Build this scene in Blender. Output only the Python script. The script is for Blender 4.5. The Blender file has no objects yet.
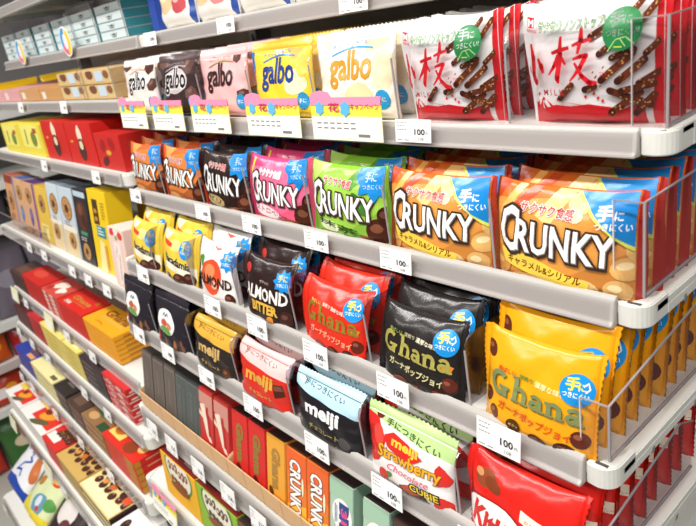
import bpy, bmesh, math, random
from mathutils import Vector, Matrix
from mathutils.geometry import tessellate_polygon
random.seed(7)
C = bpy.context.scene.collection
S = 1.3            # layout unit -> metres
OZ = 1.38          # the camera stands this many units above the floor
PI = math.pi
def W3(x, y, z): return Vector((x*S, y*S, (z+OZ)*S))

# ------------------------------------------------------------------ materials
_m = {}
def lin(h):
    h = h.lstrip('#'); v = [int(h[i:i+2], 16)/255 for i in (0, 2, 4)]
    return [((c+.055)/1.055)**2.4 if c > .04045 else c/12.92 for c in v] + [1]
KIND = {'film': (.24, .55), 'card': (.42, .4), 'paper': (.6, .3), 'metal': (.4, .5), 'gloss': (.15, .5)}
def mat(hexc, kind='film'):
    k = (hexc, kind)
    if k in _m: return _m[k]
    m = bpy.data.materials.new(kind + '_' + hexc.strip('#')); m.use_nodes = True
    nt = m.node_tree; b = nt.nodes['Principled BSDF']
    r, s = KIND[kind]
    b.inputs['Base Color'].default_value = lin(hexc)
    b.inputs['Roughness'].default_value = r
    b.inputs['Specular IOR Level'].default_value = s
    if kind in ('film', 'metal'):
        n = nt.nodes.new('ShaderNodeTexNoise'); n.inputs['Scale'].default_value = 38 if kind == 'film' else 200
        tc = nt.nodes.new('ShaderNodeTexCoord'); nt.links.new(tc.outputs['Object'], n.inputs['Vector'])
        bp = nt.nodes.new('ShaderNodeBump'); bp.inputs['Strength'].default_value = .28 if kind == 'film' else .03
        bp.inputs['Distance'].default_value = .004
        nt.links.new(n.outputs['Fac'], bp.inputs['Height']); nt.links.new(bp.outputs['Normal'], b.inputs['Normal'])
    _m[k] = m
    return m
def clear_mat(name, tint, rough=.03, f=1.0, r0=.045):
    m = bpy.data.materials.new(name); m.use_nodes = True; nt = m.node_tree; nt.nodes.clear()
    o = nt.nodes.new('ShaderNodeOutputMaterial'); mx = nt.nodes.new('ShaderNodeMixShader')
    t = nt.nodes.new('ShaderNodeBsdfTransparent'); g = nt.nodes.new('ShaderNodeBsdfGlossy')
    lw = nt.nodes.new('ShaderNodeLayerWeight'); lw.inputs['Blend'].default_value = .5
    pw = nt.nodes.new('ShaderNodeMath'); pw.operation = 'POWER'; pw.inputs[1].default_value = 5; nt.links.new(lw.outputs['Facing'], pw.inputs[0])
    fr = nt.nodes.new('ShaderNodeMath'); fr.operation = 'MULTIPLY_ADD'; fr.inputs[1].default_value = .9; fr.inputs[2].default_value = r0; nt.links.new(pw.outputs[0], fr.inputs[0])
    t.inputs['Color'].default_value = (*tint, 1); g.inputs['Roughness'].default_value = rough
    ml = nt.nodes.new('ShaderNodeMath'); ml.operation = 'MULTIPLY'; ml.inputs[1].default_value = f
    nt.links.new(fr.outputs[0], ml.inputs[0])
    nt.links.new(ml.outputs[0], mx.inputs[0]); nt.links.new(t.outputs[0], mx.inputs[1]); nt.links.new(g.outputs[0], mx.inputs[2])
    nt.links.new(mx.outputs[0], o.inputs[0]); return m
ACRYL = clear_mat('clear_acrylic', (.965, .955, .96), .06, .8)
ACRYL_EDGE = mat('#9c9698', 'gloss')
ACRYL_SHADE = clear_mat('shade_tinted_acrylic', (.76, .74, .76), .25, .9, .16)  # clear sheet; its grey tint stands in for the dark seen through it
WHITE = mat('#e2e1da', 'metal'); RAIL = mat('#b8b4af', 'card'); RAIL2 = mat('#dedbd6', 'gloss')

# ------------------------------------------------------------------ mesh tools
class MB:
    def __init__(self): self.v = []; self.f = []; self.mi = []; self.mats = []; self.sm = []
    def slot(self, m):
        if m not in self.mats: self.mats.append(m)
        return self.mats.index(m)
    def add(self, vs, fs, m, smooth=False):
        o = len(self.v); s = self.slot(m); self.v += [tuple(p) for p in vs]
        for f in fs: self.f.append([o+i for i in f]); self.mi.append(s); self.sm.append(smooth)
    def box(self, x0, x1, y0, y1, z0, z1, m, bev=0, seg=2):
        bm = bmesh.new(); bmesh.ops.create_cube(bm, size=1)
        for v in bm.verts: v.co = Vector((x0+(v.co.x+.5)*(x1-x0), y0+(v.co.y+.5)*(y1-y0), z0+(v.co.z+.5)*(z1-z0)))
        if bev: bmesh.ops.bevel(bm, geom=bm.edges[:], offset=bev, segments=seg, affect='EDGES')
        self.bm(bm, m); return self
    def bm(self, bm, m, smooth=False):
        bm.verts.index_update()
        self.add([v.co for v in bm.verts], [[v.index for v in f.verts] for f in bm.faces], m, smooth); bm.free()
    def prism(self, pts, axis, a, b, m, bev=0):
        # pts: 2-D outline; axis 0/1/2 = extruded axis between a and b
        def P(p, t):
            return {0: (t, p[0], p[1]), 1: (p[0], t, p[1]), 2: (p[0], p[1], t)}[axis]
        n = len(pts); vs = [P(p, a) for p in pts]+[P(p, b) for p in pts]
        bm = bmesh.new(); bv = [bm.verts.new(v) for v in vs]
        bm.faces.new(bv[:n][::-1]); bm.faces.new(bv[n:])
        for i in range(n): bm.faces.new([bv[i], bv[(i+1) % n], bv[n+(i+1) % n], bv[n+i]])
        bmesh.ops.recalc_face_normals(bm, faces=bm.faces[:])
        if bev: bmesh.ops.bevel(bm, geom=bm.edges[:], offset=bev, segments=2, affect='EDGES')
        self.bm(bm, m); return self
    def mesh(self, name):
        me = bpy.data.meshes.new(name)
        me.from_pydata([(a*S, b*S, c*S) for a, b, c in self.v], [], self.f)
        for m in self.mats: me.materials.append(m)
        me.polygons.foreach_set('material_index', self.mi)
        me.polygons.foreach_set('use_smooth', self.sm); me.update()
        return me
def link(name, me, parent=None, loc=None, rot=None):
    o = bpy.data.objects.new(name, me); C.objects.link(o)
    if parent: o.parent = parent
    if loc is not None: o.location = loc
    if rot: o.rotation_euler = rot
    return o
def tag(o, label, cat, group=None, kind=None):
    if label: o['label'] = label
    if cat: o['category'] = cat
    if group: o['group'] = group
    if kind: o['kind'] = kind
    return o
def empty(name, loc, rot=(0, 0, 0)):
    o = link(name, None, None, loc, rot); o.empty_display_size = .02; return o
def copy_tree(root):
    r = root.copy(); C.objects.link(r)
    for k in ('group',):
        if k in r: del r[k]
    for ch in root.children:
        c = ch.copy(); C.objects.link(c); c.parent = r
    return r

# ------------------------------------------------------------------ glyphs
_g = {}
def glyphs(text, bold=0.0, shear=0.0):
    k = (text, bold, shear)
    if k in _g: return _g[k]
    cu = bpy.data.curves.new('t', 'FONT'); cu.body = text; cu.size = 1; cu.resolution_u = 2; cu.offset = bold; cu.shear = shear
    o = bpy.data.objects.new('t', cu); C.objects.link(o)
    bpy.context.view_layer.update()
    dg = bpy.context.evaluated_depsgraph_get()
    me = bpy.data.meshes.new_from_object(o.evaluated_get(dg))
    vs = [(v.co.x, v.co.y) for v in me.vertices]; fs = [list(p.vertices) for p in me.polygons]
    bpy.data.objects.remove(o); bpy.data.curves.remove(cu); bpy.data.meshes.remove(me)
    if not vs: vs = [(0, 0), (1, 0), (0, 1)]; fs = []
    _g[k] = (vs, fs); return _g[k]
def poly_tris(pts):
    v = [Vector((p[0], p[1], 0)) for p in pts]
    return [[pts[i] for i in t] for t in tessellate_polygon([v])]

# 2-D print language: every item is (colour, [polygons in 0..100 isotropic units])
def P(c, *pts): return (c, poly_tris(pts))
def EL(c, x, y, rx, ry=None, rot=0, n=18, wob=0):
    ry = rx if ry is None else ry; a = math.radians(rot)
    pts = []
    for i in range(n):
        t = 2*PI*i/n; k = 1+wob*math.sin(3*t+x)
        px, py = rx*k*math.cos(t), ry*k*math.sin(t)
        pts.append((x+px*math.cos(a)-py*math.sin(a), y+px*math.sin(a)+py*math.cos(a)))
    return (c, [pts])
def R(c, x0, y0, x1, y1): return (c, [[(x0, y0), (x1, y0), (x1, y1), (x0, y1)]])
def ST(c, pts, w):
    out = []; ws = w if isinstance(w, (list, tuple)) else [w]*len(pts)
    for i in range(len(pts)-1):
        a, b = Vector(pts[i]), Vector(pts[i+1]); d = (b-a)
        if d.length < 1e-6: continue
        n = Vector((-d.y, d.x)).normalized()
        out.append([tuple(a-n*ws[i]/2), tuple(b-n*ws[i+1]/2), tuple(b+n*ws[i+1]/2), tuple(a+n*ws[i]/2)])
        if i: out += EL(c, a.x, a.y, ws[i]/2, n=8)[1]
    return (c, out)
def T(c, text, x, y, h, w=None, bold=0.0, shear=0.0, rot=0, warp=None):
    cjk = any(ord(ch_) > 0x2e80 for ch_ in text)
    if cjk and bold:
        b = bold*h*.9; out = []
        n = 8 if bold > .04 else 4
        for k in range(n):
            a = 2*PI*k/n
            out += T(c, text, x+b*math.cos(a), y+b*math.sin(a), h, w, 0, shear, rot, warp)[1]
        return (c, out)
    vs, fs = glyphs(text, bold, shear)
    v0, _ = glyphs(text, 0, shear)                      # the un-thickened box fixes the placement of an outline
    x0 = min(p[0] for p in v0); x1 = max(p[0] for p in v0); y0 = min(p[1] for p in v0); y1 = max(p[1] for p in v0)
    sy = h/max(y1-y0, 1e-6); sx = (w/max(x1-x0, 1e-6)) if w else sy
    a = math.radians(rot); q = []
    for p in vs:
        px, py = (p[0]-x0)*sx, (p[1]-y0)*sy
        if warp: px, py = warp(px/(w or (x1-x0)*sx), py/h, px, py)
        q.append((x+px*math.cos(a)-py*math.sin(a), y+px*math.sin(a)+py*math.cos(a)))
    return (c, [[q[i] for i in f] for f in fs])

def clip_axis(poly, ax, lo, hi):
    for val, sg in ((lo, 1), (hi, -1)):
        out = []
        n = len(poly)
        for i in range(n):
            a, b = poly[i], poly[(i+1) % n]; da, db = sg*(a[ax]-val), sg*(b[ax]-val)
            if da >= 0: out.append(a)
            if (da > 0 > db) or (da < 0 < db):
                t = da/(da-db); out.append((a[0]+(b[0]-a[0])*t, a[1]+(b[1]-a[1])*t))
        poly = out
        if len(poly) < 3: return []
    return poly

# ------------------------------------------------------------------ pouches
NU, NV = 22, 18
class Pouch:
    def __init__(s, W, H, T_, seal='side', seed=0, zig=True, slouch=20):
        s.tp = {'stick': 2.6}.get('', 1.55)
        s.sl = math.radians(max(1, slouch))
        s.W, s.H, s.T, s.seal, s.ph, s.zig = W, H, T_, seal, seed*1.7, zig
        s.YM = 100*H/W
    def fold(s, v):                       # the slack top of the bag folds back: (depth, height) up the bag
        t = v-.66
        if t <= 0: return 0, v*s.H
        k = s.sl/.34
        return s.H*(1-math.cos(k*t))/k, s.H*(.66+math.sin(k*t)/k)
    def surf(s, u, v, front=True, off=0):
        if s.seal == 'side':
            uu = min(1, max(0, (u-.045)/.91))
            fu = max(0, 1-abs(2*uu-1)**2.6)**.75; fv = min(1, v/.08)**.5*max(0, 1-max(0, (v-.34)/.66)**s.tp)
        else:
            vv = min(1, v/.86)
            fu = max(0, 1-abs(2*u-1)**3.2)**.6; fv = (min(1, vv/.10)**.5)*max(0, 1-max(0, (vv-.25)/.75)**1.7)
        e = math.exp(-((1-v)/.22)**2); sd = math.exp(-(u/.16)**2)+math.exp(-((1-u)/.16)**2)
        d = s.T/2*fu*fv
        tri = lambda q: math.asin(math.sin(q))*.64
        wr = .0010*math.sin(15*u+7*v+s.ph)*math.sin(9*v+2+s.ph)
        wr += .0016*e*tri(24*u+5*math.sin(4*v+s.ph)+s.ph)+.0010*math.exp(-((1-v)/.4)**2)*tri(9*u-13*v+s.ph*2)+.0013*sd*tri(30*v+9*u+s.ph)
        wr *= min(1, d/(.25*s.T))
        fy, z = s.fold(v)
        z *= 1-.05*fu*(v if s.seal == 'side' else 0)
        x = (u-.5)*s.W
        if s.seal == 'top': x *= 1-.05*fv*math.sin(PI*min(1, v))
        if front: y = -(d+.0007)-wr-off
        else: y = d*.8+.0007+wr*.5
        return (x, y+fy, z)
    def body(s, colour, prints):
        B = MB(); m = mat(colour)
        u0, u1, v1 = (.045, .955, 1) if s.seal == 'side' else (0, 1, .88)
        ring = []
        for j in range(NV+1):
            v = v1*j/NV
            ring.append([s.surf(u0+(u1-u0)*i/NU, v) for i in range(NU+1)]+[s.surf(u0+(u1-u0)*i/NU, v, False) for i in range(NU, -1, -1)])
        n = len(ring[0]); vs = [p for r in ring for p in r]; fs = []
        for j in range(NV):
            for i in range(n):
                a_, b_, c_, d_ = j*n+i, j*n+(i+1) % n, (j+1)*n+(i+1) % n, (j+1)*n+i
                if i < NU: fs += [[a_, b_, c_], [a_, c_, d_]]       # same diagonal as the print
                else: fs.append([a_, b_, c_, d_])
        fs.append(list(range(n))[::-1]); fs.append([NV*n+i for i in range(n)])
        B.add(vs, fs, m, True)
        s.draw(B, prints)
        return B
    def draw(s, B, prints, base=0, kind='film'):
        us = [.045+.91*i/NU for i in range(NU+1)] if s.seal == 'side' else [i/NU for i in range(NU+1)]
        v1 = 1 if s.seal == 'side' else .88
        vs_ = [v1*j/NV for j in range(NV+1)]
        G = [[s.surf(u, v) for u in us] for v in vs_]
        for li, (c, polys) in enumerate(prints):
            off = .00016*(li*.35+1+base); acc = {}; vv = []; ff = []
            for poly in polys:
                q = [(p[0]/100, p[1]/s.YM) for p in poly]
                q = clip_axis(q, 0, us[0]+.001, us[-1]-.001)
                if not q: continue
                q = clip_axis(q, 1, .004, v1-.004)
                if not q: continue
                ulo, uhi = min(p[0] for p in q), max(p[0] for p in q)
                for i in range(NU):
                    if us[i+1] < ulo or us[i] > uhi: continue
                    qc = clip_axis(q, 0, us[i], us[i+1])
                    if not qc: continue
                    vlo, vhi = min(p[1] for p in qc), max(p[1] for p in qc)
                    for j in range(NV):
                        if vs_[j+1] < vlo or vs_[j] > vhi: continue
                        qq = clip_axis(qc, 1, vs_[j], vs_[j+1])
                        if not qq: continue
                        loc = [((p[0]-us[i])/(us[i+1]-us[i]), (p[1]-vs_[j])/(vs_[j+1]-vs_[j])) for p in qq]
                        A_, B_, C_, D_ = G[j][i], G[j][i+1], G[j+1][i+1], G[j+1][i]
                        for half in (0, 1):
                            q3 = [(p[0], p[1]-p[0]) for p in loc]
                            q3 = clip_axis(q3, 1, -9, 0) if half == 0 else clip_axis(q3, 1, 0, 9)
                            if not q3: continue
                            ids = []; cc_ = []
                            for p in q3:
                                tu, tv = p[0], p[1]+p[0]
                                if half == 0: r3 = [A_[t]+(B_[t]-A_[t])*tu+(C_[t]-B_[t])*tv for t in range(3)]
                                else: r3 = [A_[t]+(D_[t]-A_[t])*tv+(C_[t]-D_[t])*tu for t in range(3)]
                                r3[1] -= off; k = (round(r3[0], 6), round(r3[2], 6))
                                if k not in acc: acc[k] = len(vv); vv.append(tuple(r3))
                                if acc[k] not in ids: ids.append(acc[k]); cc_.append((tu, tv))
                            if len(ids) > 2:
                                a = sum((cc_[t][0]*cc_[(t+1) % len(cc_)][1]-cc_[(t+1) % len(cc_)][0]*cc_[t][1]) for t in range(len(cc_)))
                                if abs(a) > 1e-7: ff.append(ids if a > 0 else ids[::-1])
            if ff: B.add(vv, ff, mat(c, kind), True)
        return B
    def seals(s, colour, colour2=None):
        out = []
        if s.seal == 'side':
            for side in (0, 1):
                B = MB(); cols = 4; rows = 34; vs = []; fs = []
                for j in range(rows+1):
                    v = j/rows
                    for i in range(cols+1):
                        t = i/cols                                    # 0 at the body, 1 at the free edge
                        u = (.046-.046*t) if side == 0 else (.954+.046*t)
                        if s.zig and i == cols: u += (.010 if j % 2 else 0)*(1 if side == 0 else -1)
                        x, y, z = s.surf(.045 if side == 0 else .955, v)
                        x = (u-.5)*s.W
                        y = .0009*math.sin(t*9+s.ph)*t + .004*t*math.sin(3.3*v+s.ph+side*2)
                        fy, fz = s.fold(v); vs.append((x, y+fy, fz))
                n = cols+1
                for j in range(rows):
                    for i in range(cols): fs.append([j*n+i, j*n+i+1, (j+1)*n+i+1, (j+1)*n+i])
                vb = [(a, b+.0007, c) for a, b, c in vs]; k = len(vs)
                fs += [[q+k for q in f[::-1]] for f in fs]
                B.add(vs+vb, fs, mat(colour if side == 0 else (colour2 or colour)), True); out.append(('end_seal', B))
        else:
            B = MB(); cols = 40; rows = 5; vs = []; fs = []
            for j in range(rows+1):
                t = j/rows
                for i in range(cols+1):
                    u = i/cols; v = .872+.128*t
                    x, y, z = s.surf(u, .88)
                    zz = s.fold(v)[1]-(.0022 if (s.zig and j == rows and i % 2) else 0)
                    yy = (s.surf(.5, v)[1]+s.surf(.5, v, False)[1])/2+.0022*math.sin(5*u+s.ph)*t+.0007*math.sin(t*26)
                    vs.append((x, yy, zz))
            n = cols+1
            for j in range(rows):
                for i in range(cols): fs.append([j*n+i, j*n+i+1, (j+1)*n+i+1, (j+1)*n+i])
            vb = [(a, b+.0008, c) for a, b, c in vs]; k = len(vs)
            fs += [[q+k for q in f[::-1]] for f in fs]
            B.add(vs+vb, fs, mat(colour), True); out.append(('top_seal', B))
        return out

# motifs -----------------------------------------------------------
def nut(x, y, rx, ry, rot=0, c='#5a2a17', hi='#8a5236'):
    return [EL(c, x, y, rx, ry, rot, 14), EL(hi, x-rx*.2, y+ry*.3, rx*.45, ry*.3, rot, 10)]
def stick(x0, y0, x1, y1, w):
    w *= .88
    o = [ST('#6b3018', [(x0, y0), (x1, y1)], w), EL('#6b3018', x1, y1, w/2), EL('#451c0d', x0, y0, w/2)]
    d = Vector((x1-x0, y1-y0)); n = max(3, int(d.length/w*3.2)); nr = Vector((-d.y, d.x)).normalized()
    rr = random.Random(int(x0*7+y0*13))
    dots = []
    for i in range(n):
        t = rr.random(); q = (rr.random()-.5)*w*.8
        dots += EL('', x0+d.x*t+nr.x*q, y0+d.y*t+nr.y*q, w*.13, n=6)[1]
    o.append(('#d9a765', dots[:len(dots)*2//3])); o.append(('#3c170b', dots[len(dots)*2//3:]))
    return o
def grip_circle(x, y, r, bg='#1c8fd6', c1='#f3e14a', c2='#ffffff'):
    return [EL(bg, x, y, r, r, 0, 26), T(c1, '手', x-r*.66, y-r*.04, r*.8, bold=.04), T(c1, 'に', x+r*.1, y+.02*r, r*.44, bold=.04),
            T(c2, 'つきにくい', x-r*.78, y-r*.48, r*.34, w=r*1.5, bold=.02),
            ST(c2, [(x+r*.35, y+r*.3), (x+r*.6, y+r*.55), (x+r*.72, y+r*.2), (x+r*.5, y-r*.05)], r*.07)]
def splash(x, y, r, bg='#1a8ad4'):
    pts = []
    for i in range(18):
        a = 2*PI*i/18; k = r*(1.12 if i % 2 else .8); pts.append((x+k*math.cos(a)*1.15, y+k*math.sin(a)))
    return [P(bg, *pts), T('#f3e14a', '手に', x-r*.65, y, r*.6, w=r*1.1, bold=.02), T('#ffffff', 'つきにくい', x-r*.75, y-r*.5, r*.36, w=r*1.5, bold=.02)]

def crunky_logo(x, y, w, h, fill='#f4f3f1', out='#3b2a24', mid='#8a8078'):
    o = []
    def wp(k0, k1, sl):
        return lambda u, v, px, py: (px+py*.0, py*(k0+(k1-k0)*u)+sl*px)
    for col, b, dx, dy in ((out, .085, .5, -.7), (out, .07, 0, 0), (mid, .03, .35, -.35), (fill, .02, 0, 0)):
        o.append(T(col, 'C', x+dx, y-h*.05+dy, h*1.18, w=w*.19, bold=b))
        o.append(T(col, 'RUNKY', x+w*.17+dx, y+dy, h*.82, w=w*.83, bold=b, warp=wp(1, .92, -.035)))
    return o
def serif_word(c, x, y, w, h, out=None):
    # heavy slab-serif lettering built from strokes: G h a n a
    o = []; t = h*.17
    def arc(cx, cy, rx, ry, a0, a1, wd, n=12):
        return ST('', [(cx+rx*math.cos(math.radians(a0+(a1-a0)*i/n)), cy+ry*math.sin(math.radians(a0+(a1-a0)*i/n))) for i in range(n+1)], wd)[1]
    s = []; u = w/100
    s += arc(x+13*u, y+h*.5, 10*u, h*.42, 40, 330, t); s += R('', x+15*u, y+h*.30, x+27*u, y+h*.44)[1]; s += R('', x+20*u, y+h*.02, x+26*u, y+h*.4)[1]
    s += R('', x+32*u, y, x+37*u, y+h*1.05)[1]+R('', x+29*u, y, x+40*u, y+h*.1)[1]+R('', x+29*u, y+h*.95, x+37*u, y+h*1.05)[1]
    s += arc(x+41*u, y+h*.38, 6*u, h*.22, 170, 0, t*.9, 8)+R('', x+44.5*u, y, x+49.5*u, y+h*.4)[1]+R('', x+42.5*u, y, x+51.5*u, y+h*.1)[1]
    for ox in (52, 80):
        s += arc(x+(ox+8)*u, y+h*.23, 5.4*u, h*.17, 0, 360, t*.8, 12)+R('', x+(ox+12)*u, y, x+(ox+17)*u, y+h*.5)[1]
        s += arc(x+(ox+9)*u, y+h*.46, 6*u, h*.12, 0, 170, t*.7, 8)+R('', x+(ox+12)*u, y, x+(ox+19)*u, y+h*.09)[1]
    s2 = R('', x+71.5*u-w*.0, y, x+76*u, y+h*.58)[1]
    o_n = []
    # n sits between the two a's: shift everything of the second a to the right
    s += []
    nx = 72
    s += R('', x+nx*u, y, x+(nx+4.2)*u, y+h*.6)[1]+R('', x+(nx-1)*u, y, x+(nx+5.5)*u, y+h*.09)[1]
    res = []
    if out: res.append((out, [[(p[0]+.5, p[1]-.5) for p in q] for q in s]))
    res.append((c, s)); return res
def ghana_logo(c, x, y, w, h, out=None):
    t = h*.2; s = []
    def arc(cx, cy, rx, ry, a0, a1, wd, n=12):
        return ST('', [(cx+rx*math.cos(math.radians(a0+(a1-a0)*i/n)), cy+ry*math.sin(math.radians(a0+(a1-a0)*i/n))) for i in range(n+1)], wd)[1]
    u = w/100
    def X(v): return x+v*u
    s += arc(X(12), y+h*.5, 9*u, h*.42, 45, 325, t); s += R('', X(12), y+h*.32, X(24), y+h*.44)[1]+R('', X(17), y+h*.0, X(22), y+h*.4)[1]
    def hook(a): # h or n : stem at a, arch, second stem
        return (arc(X(a+7.5), y+h*.36, 5.4*u, h*.2, 175, 0, t*.85, 8)+R('', X(a+10.5), y, X(a+15.3), y+h*.38)[1]
                + R('', X(a+9), y, X(a+17), y+h*.09)[1]+R('', X(a-1), y, X(a+7), y+h*.09)[1])
    s += R('', X(29), y, X(33.8), y+h*1.02)[1]+R('', X(26.5), y+h*.93, X(33.8), y+h*1.02)[1]+hook(28.5)
    def a_(a):
        return (arc(X(a+6), y+h*.2, 4.4*u, h*.13, 0, 360, t*.75, 12)+R('', X(a+9.5), y, X(a+14), y+h*.46)[1]+arc(X(a+7), y+h*.43, 5*u, h*.13, 0, 165, t*.7, 8)
                + R('', X(a+9.5), y, X(a+16.5), y+h*.09)[1])
    s += a_(47); s += R('', X(66), y, X(70.6), y+h*.6)[1]+R('', X(64), y+h*.5, X(70.6), y+h*.6)[1]+hook(65.5); s += a_(84)
    r = []
    if out: r.append((out, [[(p[0]+.6, p[1]-.6) for p in q] for q in s]))
    r.append((c, s)); return r
def galbo_logo(c, x, y, w, h, out='#ffffff'):
    return ([T(out, 'galbo', x, y, h, w=w, bold=.07)] if out else [])+[T(c, 'galbo', x, y, h, w=w, bold=.025)]

DES = {}
def D(key, desc, W, H, T_, seal, base, sealc, prints, logo=(), badge=(), sealc2=None, seed=0, zig=True, badge_name='easy_grip_badge'):
    DES[key] = dict(desc=desc, W=W, H=H, T=T_, seal=seal, base=base, sealc=sealc, sealc2=sealc2, prints=list(prints), logo=list(logo), badge=list(badge), seed=seed, zig=zig, bn=badge_name)

# --- shelf A : the two white-and-red stick pouches
kp = [P('#d9222a', (0, 0), (86, 0), (86, 12), (80, 13.5), (72, 11), (64, 13), (50, 15), (36, 13), (24, 14), (14, 11), (8, 15), (0, 14)),
      P('#d9222a', (90, 0), (100, 0), (100, 90), (92, 90))]
for (a, b) in ((8, 16), (12, 19), (17, 15), (24, 17), (66, 15), (72, 17), (79, 16)): kp.append(P('#d9222a', (a-2.2, 11), (a+1.5, 11), (b-1 if b < a+6 else a+1, b+1)))
for (x, y) in ((9, 21), (14, 18), (26, 18), (48, 20), (54, 22), (60, 17), (57, 19), (69, 21)): kp.append(P('#d9222a', (x-1.2, y), (x, y-1.2), (x+1.3, y+.3), (x+.2, y+1.4)))
kp += stick(51, 59, 63, 66, 6)+stick(58, 48, 65, 53, 5)+stick(29, 19, 38, 28, 5)+stick(48, 25, 55, 27, 5)+stick(60, 31, 79, 47, 5.6)
kp += stick(67, 45, 80, 49, 5)+stick(71, 30, 86, 42, 5.6)+stick(66, 24, 90, 14, 5.6)+stick(67, 10, 84, 22, 5.4)+stick(82, 64, 93, 75, 5.2)+stick(82, 9, 92, 20, 5)+stick(84, 28, 95, 34, 4.8)+stick(78, 72, 84, 78, 5)+stick(88, 46, 96, 53, 4.6)+stick(74, 24, 92, 27, 5)
for (x, y, r) in ((58, 34, 1), (56, 37, .8), (61, 28, .9), (46, 33, .8), (63, 40, .8)): kp.append(EL('#8a4a22', x, y, r*1.5, r*.6, 50, 8))
KX = lambda it: (it[0], [[(1+(p[0]-1)*1.1, 30.5+(p[1]-33)*1.12) for p in q] for q in it[1]])
kl = [ST('#d3202b', [(6.5, 56), (8.6, 48), (8, 38), (10.5, 32.5), (12, 35)], [2, 4.2, 4, 3, 1.2]), ST('#d3202b', [(1.5, 45), (3.6, 41), (4.4, 38)], [1.4, 3.6, 1.6]),
      ST('#d3202b', [(12.8, 48), (15.4, 43), (17, 39)], [1.6, 4, 2]),
      # 枝 : tree radical then branch radical, brush strokes of changing width
      ST('#d3202b', [(23, 51), (28, 52.5), (35, 54)], [2, 2.8, 2.2]), ST('#d3202b', [(29.5, 61), (29, 50), (27.5, 36), (28.5, 33)], [1.5, 3.6, 3.4, 1.5]),
      ST('#d3202b', [(28, 50), (25, 43), (21.5, 38)], [2.8, 2.6, 1]), ST('#d3202b', [(30, 48), (33, 44)], [2.8, 1.4]),
      ST('#d3202b', [(37, 55), (43, 57), (49, 58)], [1.8, 2.8, 2]), ST('#d3202b', [(42.5, 66), (42.5, 58), (41, 50)], [1.6, 3.2, 1.8]),
      ST('#d3202b', [(38, 47), (43, 48.5), (47, 49), (43, 42), (36, 34)], [1.6, 2.6, 3, 3, 1.2]), ST('#d3202b', [(39, 45), (44, 37), (49, 33), (54, 33)], [1.6, 3, 3.6, 1.6]),
      T('#d3202b', 'TM', 55.5, 37, 2), T('#c0303a', 'M I L K', 17, 25.5, 3.8, w=15, bold=.01),
      R('#d9222a', 5, 67, 10.6, 74), T('#ffffff', 'M', 5.8, 68, 4.6, w=4, bold=.03), T('#b02a30', 'MORINAGA', 4, 64, 2.2, w=9, bold=.03),
      T('#1e7d3c', 'サクサクノンストップ!', 15, 64.5, 7.4, w=48, bold=.07, rot=2), T('#dff0d0', 'サクサクノンストップ!', 15, 64.5, 7.4, w=48, rot=2)]
kb = [EL('#26884a', 74, 63, 12.4, 13.4, 0, 28), T('#eaf6ea', '手', 66, 65, 9, bold=.02), T('#eaf6ea', 'に', 75, 66, 5, bold=.015), T('#eaf6ea', 'つきにくい!', 64.5, 59, 4.4, w=20, bold=.02),
      ST('#b6e08a', [(66, 50), (71, 57), (77, 58), (82, 53)], .7), ST('#d8e85a', [(70, 52.5), (75, 52)], .8), ST('#b6e08a', [(74, 57), (77, 52)], .6)]
kl = [KX(q) if i < 13 else q for i, q in enumerate(kl)]
kp.append(R('#8e141c', 26, 4.2, 66, 5.2))
D('stick', 'white and red pouch printed with chocolate sticks', .109, .089, .019, 'side', '#f3f0ef', '#f1eeee', kp, kl, kb, '#cf2028', 1, False, 'green_grip_badge')
# --- shelf A : five soft pouches with a short tall-lettered logo
def galbo(key, desc, base, sealc, deco, lc, arc, oc, seed):
    pr = list(deco)
    lg = galbo_logo(lc, 22, 27, 54, 30, oc if key in ('galbo_white', 'galbo_dark') else None)+[ST(arc, [(24+52*i/8, 54+3.5*math.sin(PI*i/8)+i*.5) for i in range(9)], 1.4), T(arc, 'チョッとしみこむ', 24, 58.5, 4, w=46, rot=4)]
    bd = [EL('#1d8fc8', 88, 17, 8, 8, 0, 16), T('#ffffff', '手に', 83, 15, 4, w=9)]
    D(key, desc, .119, .088, .021, 'top', base, sealc, pr, lg, bd, None, seed)
ch = lambda x, y, r, rot, c='#5b3a30', h='#84635a': [P(c, *[(x+r*math.cos(math.radians(rot+a))*k, y+r*math.sin(math.radians(rot+a))*k*.75) for a, k in ((20, 1), (70, .9), (150, 1), (200, 1.05), (250, .9), (330, 1))]), EL(h, x-r*.1, y+r*.2, r*.45, r*.2, rot, 8)]
galbo('galbo_white', 'white pouch with big brown chocolates and dark lettering', '#ece0da', '#f1ece8', ch(14, 68, 16, 10)+ch(86, 66, 18, 60, '#4f2f28')+ch(92, 40, 12, 30), '#2d211f', '#c98a5a', '#ffffff', 2)
galbo('galbo_dark', 'dark brown pouch with pale lettering', '#3a2a2b', '#5a4a4a', ch(16, 66, 15, 0, '#6b4a42')+ch(80, 60, 17, 40, '#5e413b')+ch(86, 28, 12, 10, '#6a4b44')+[EL('#c9c0c0', 50, 42, 30, 15, 4)], '#1c1414', '#b0a0a0', '#f1eaea', 3)
galbo('galbo_pink', 'pink pouch with brown chocolate pieces', '#ecb4b4', '#f0c6c6', ch(34, 70, 9, 30)+ch(82, 64, 10, 70)+ch(74, 76, 8, 20)+ch(92, 24, 10, 0)+ch(60, 78, 7, 0), '#33201f', '#9a8a4a', '#f7dada', 4)
galbo('galbo_yellow', 'yellow pouch with dark blue lettering', '#f2cf3a', '#e8c043', [EL('#f4ead0', 52, 72, 14, 12, 20, 14, .1), EL('#e9b64f', 34, 74, 10, 8, 0, 12, .1), EL('#e2b255', 76, 66, 13, 10, 10, 12, .1), EL('#f3e6bd', 78, 34, 16, 12, 0, 14, .08), EL('#efc95c', 88, 50, 9, 12, 0), P('#2b78c2', (0, 84), (0, 50), (7, 40), (5, 60), (10, 84))], '#27418a', '#3d7fb8', '#f6e9b8', 5)
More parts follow.
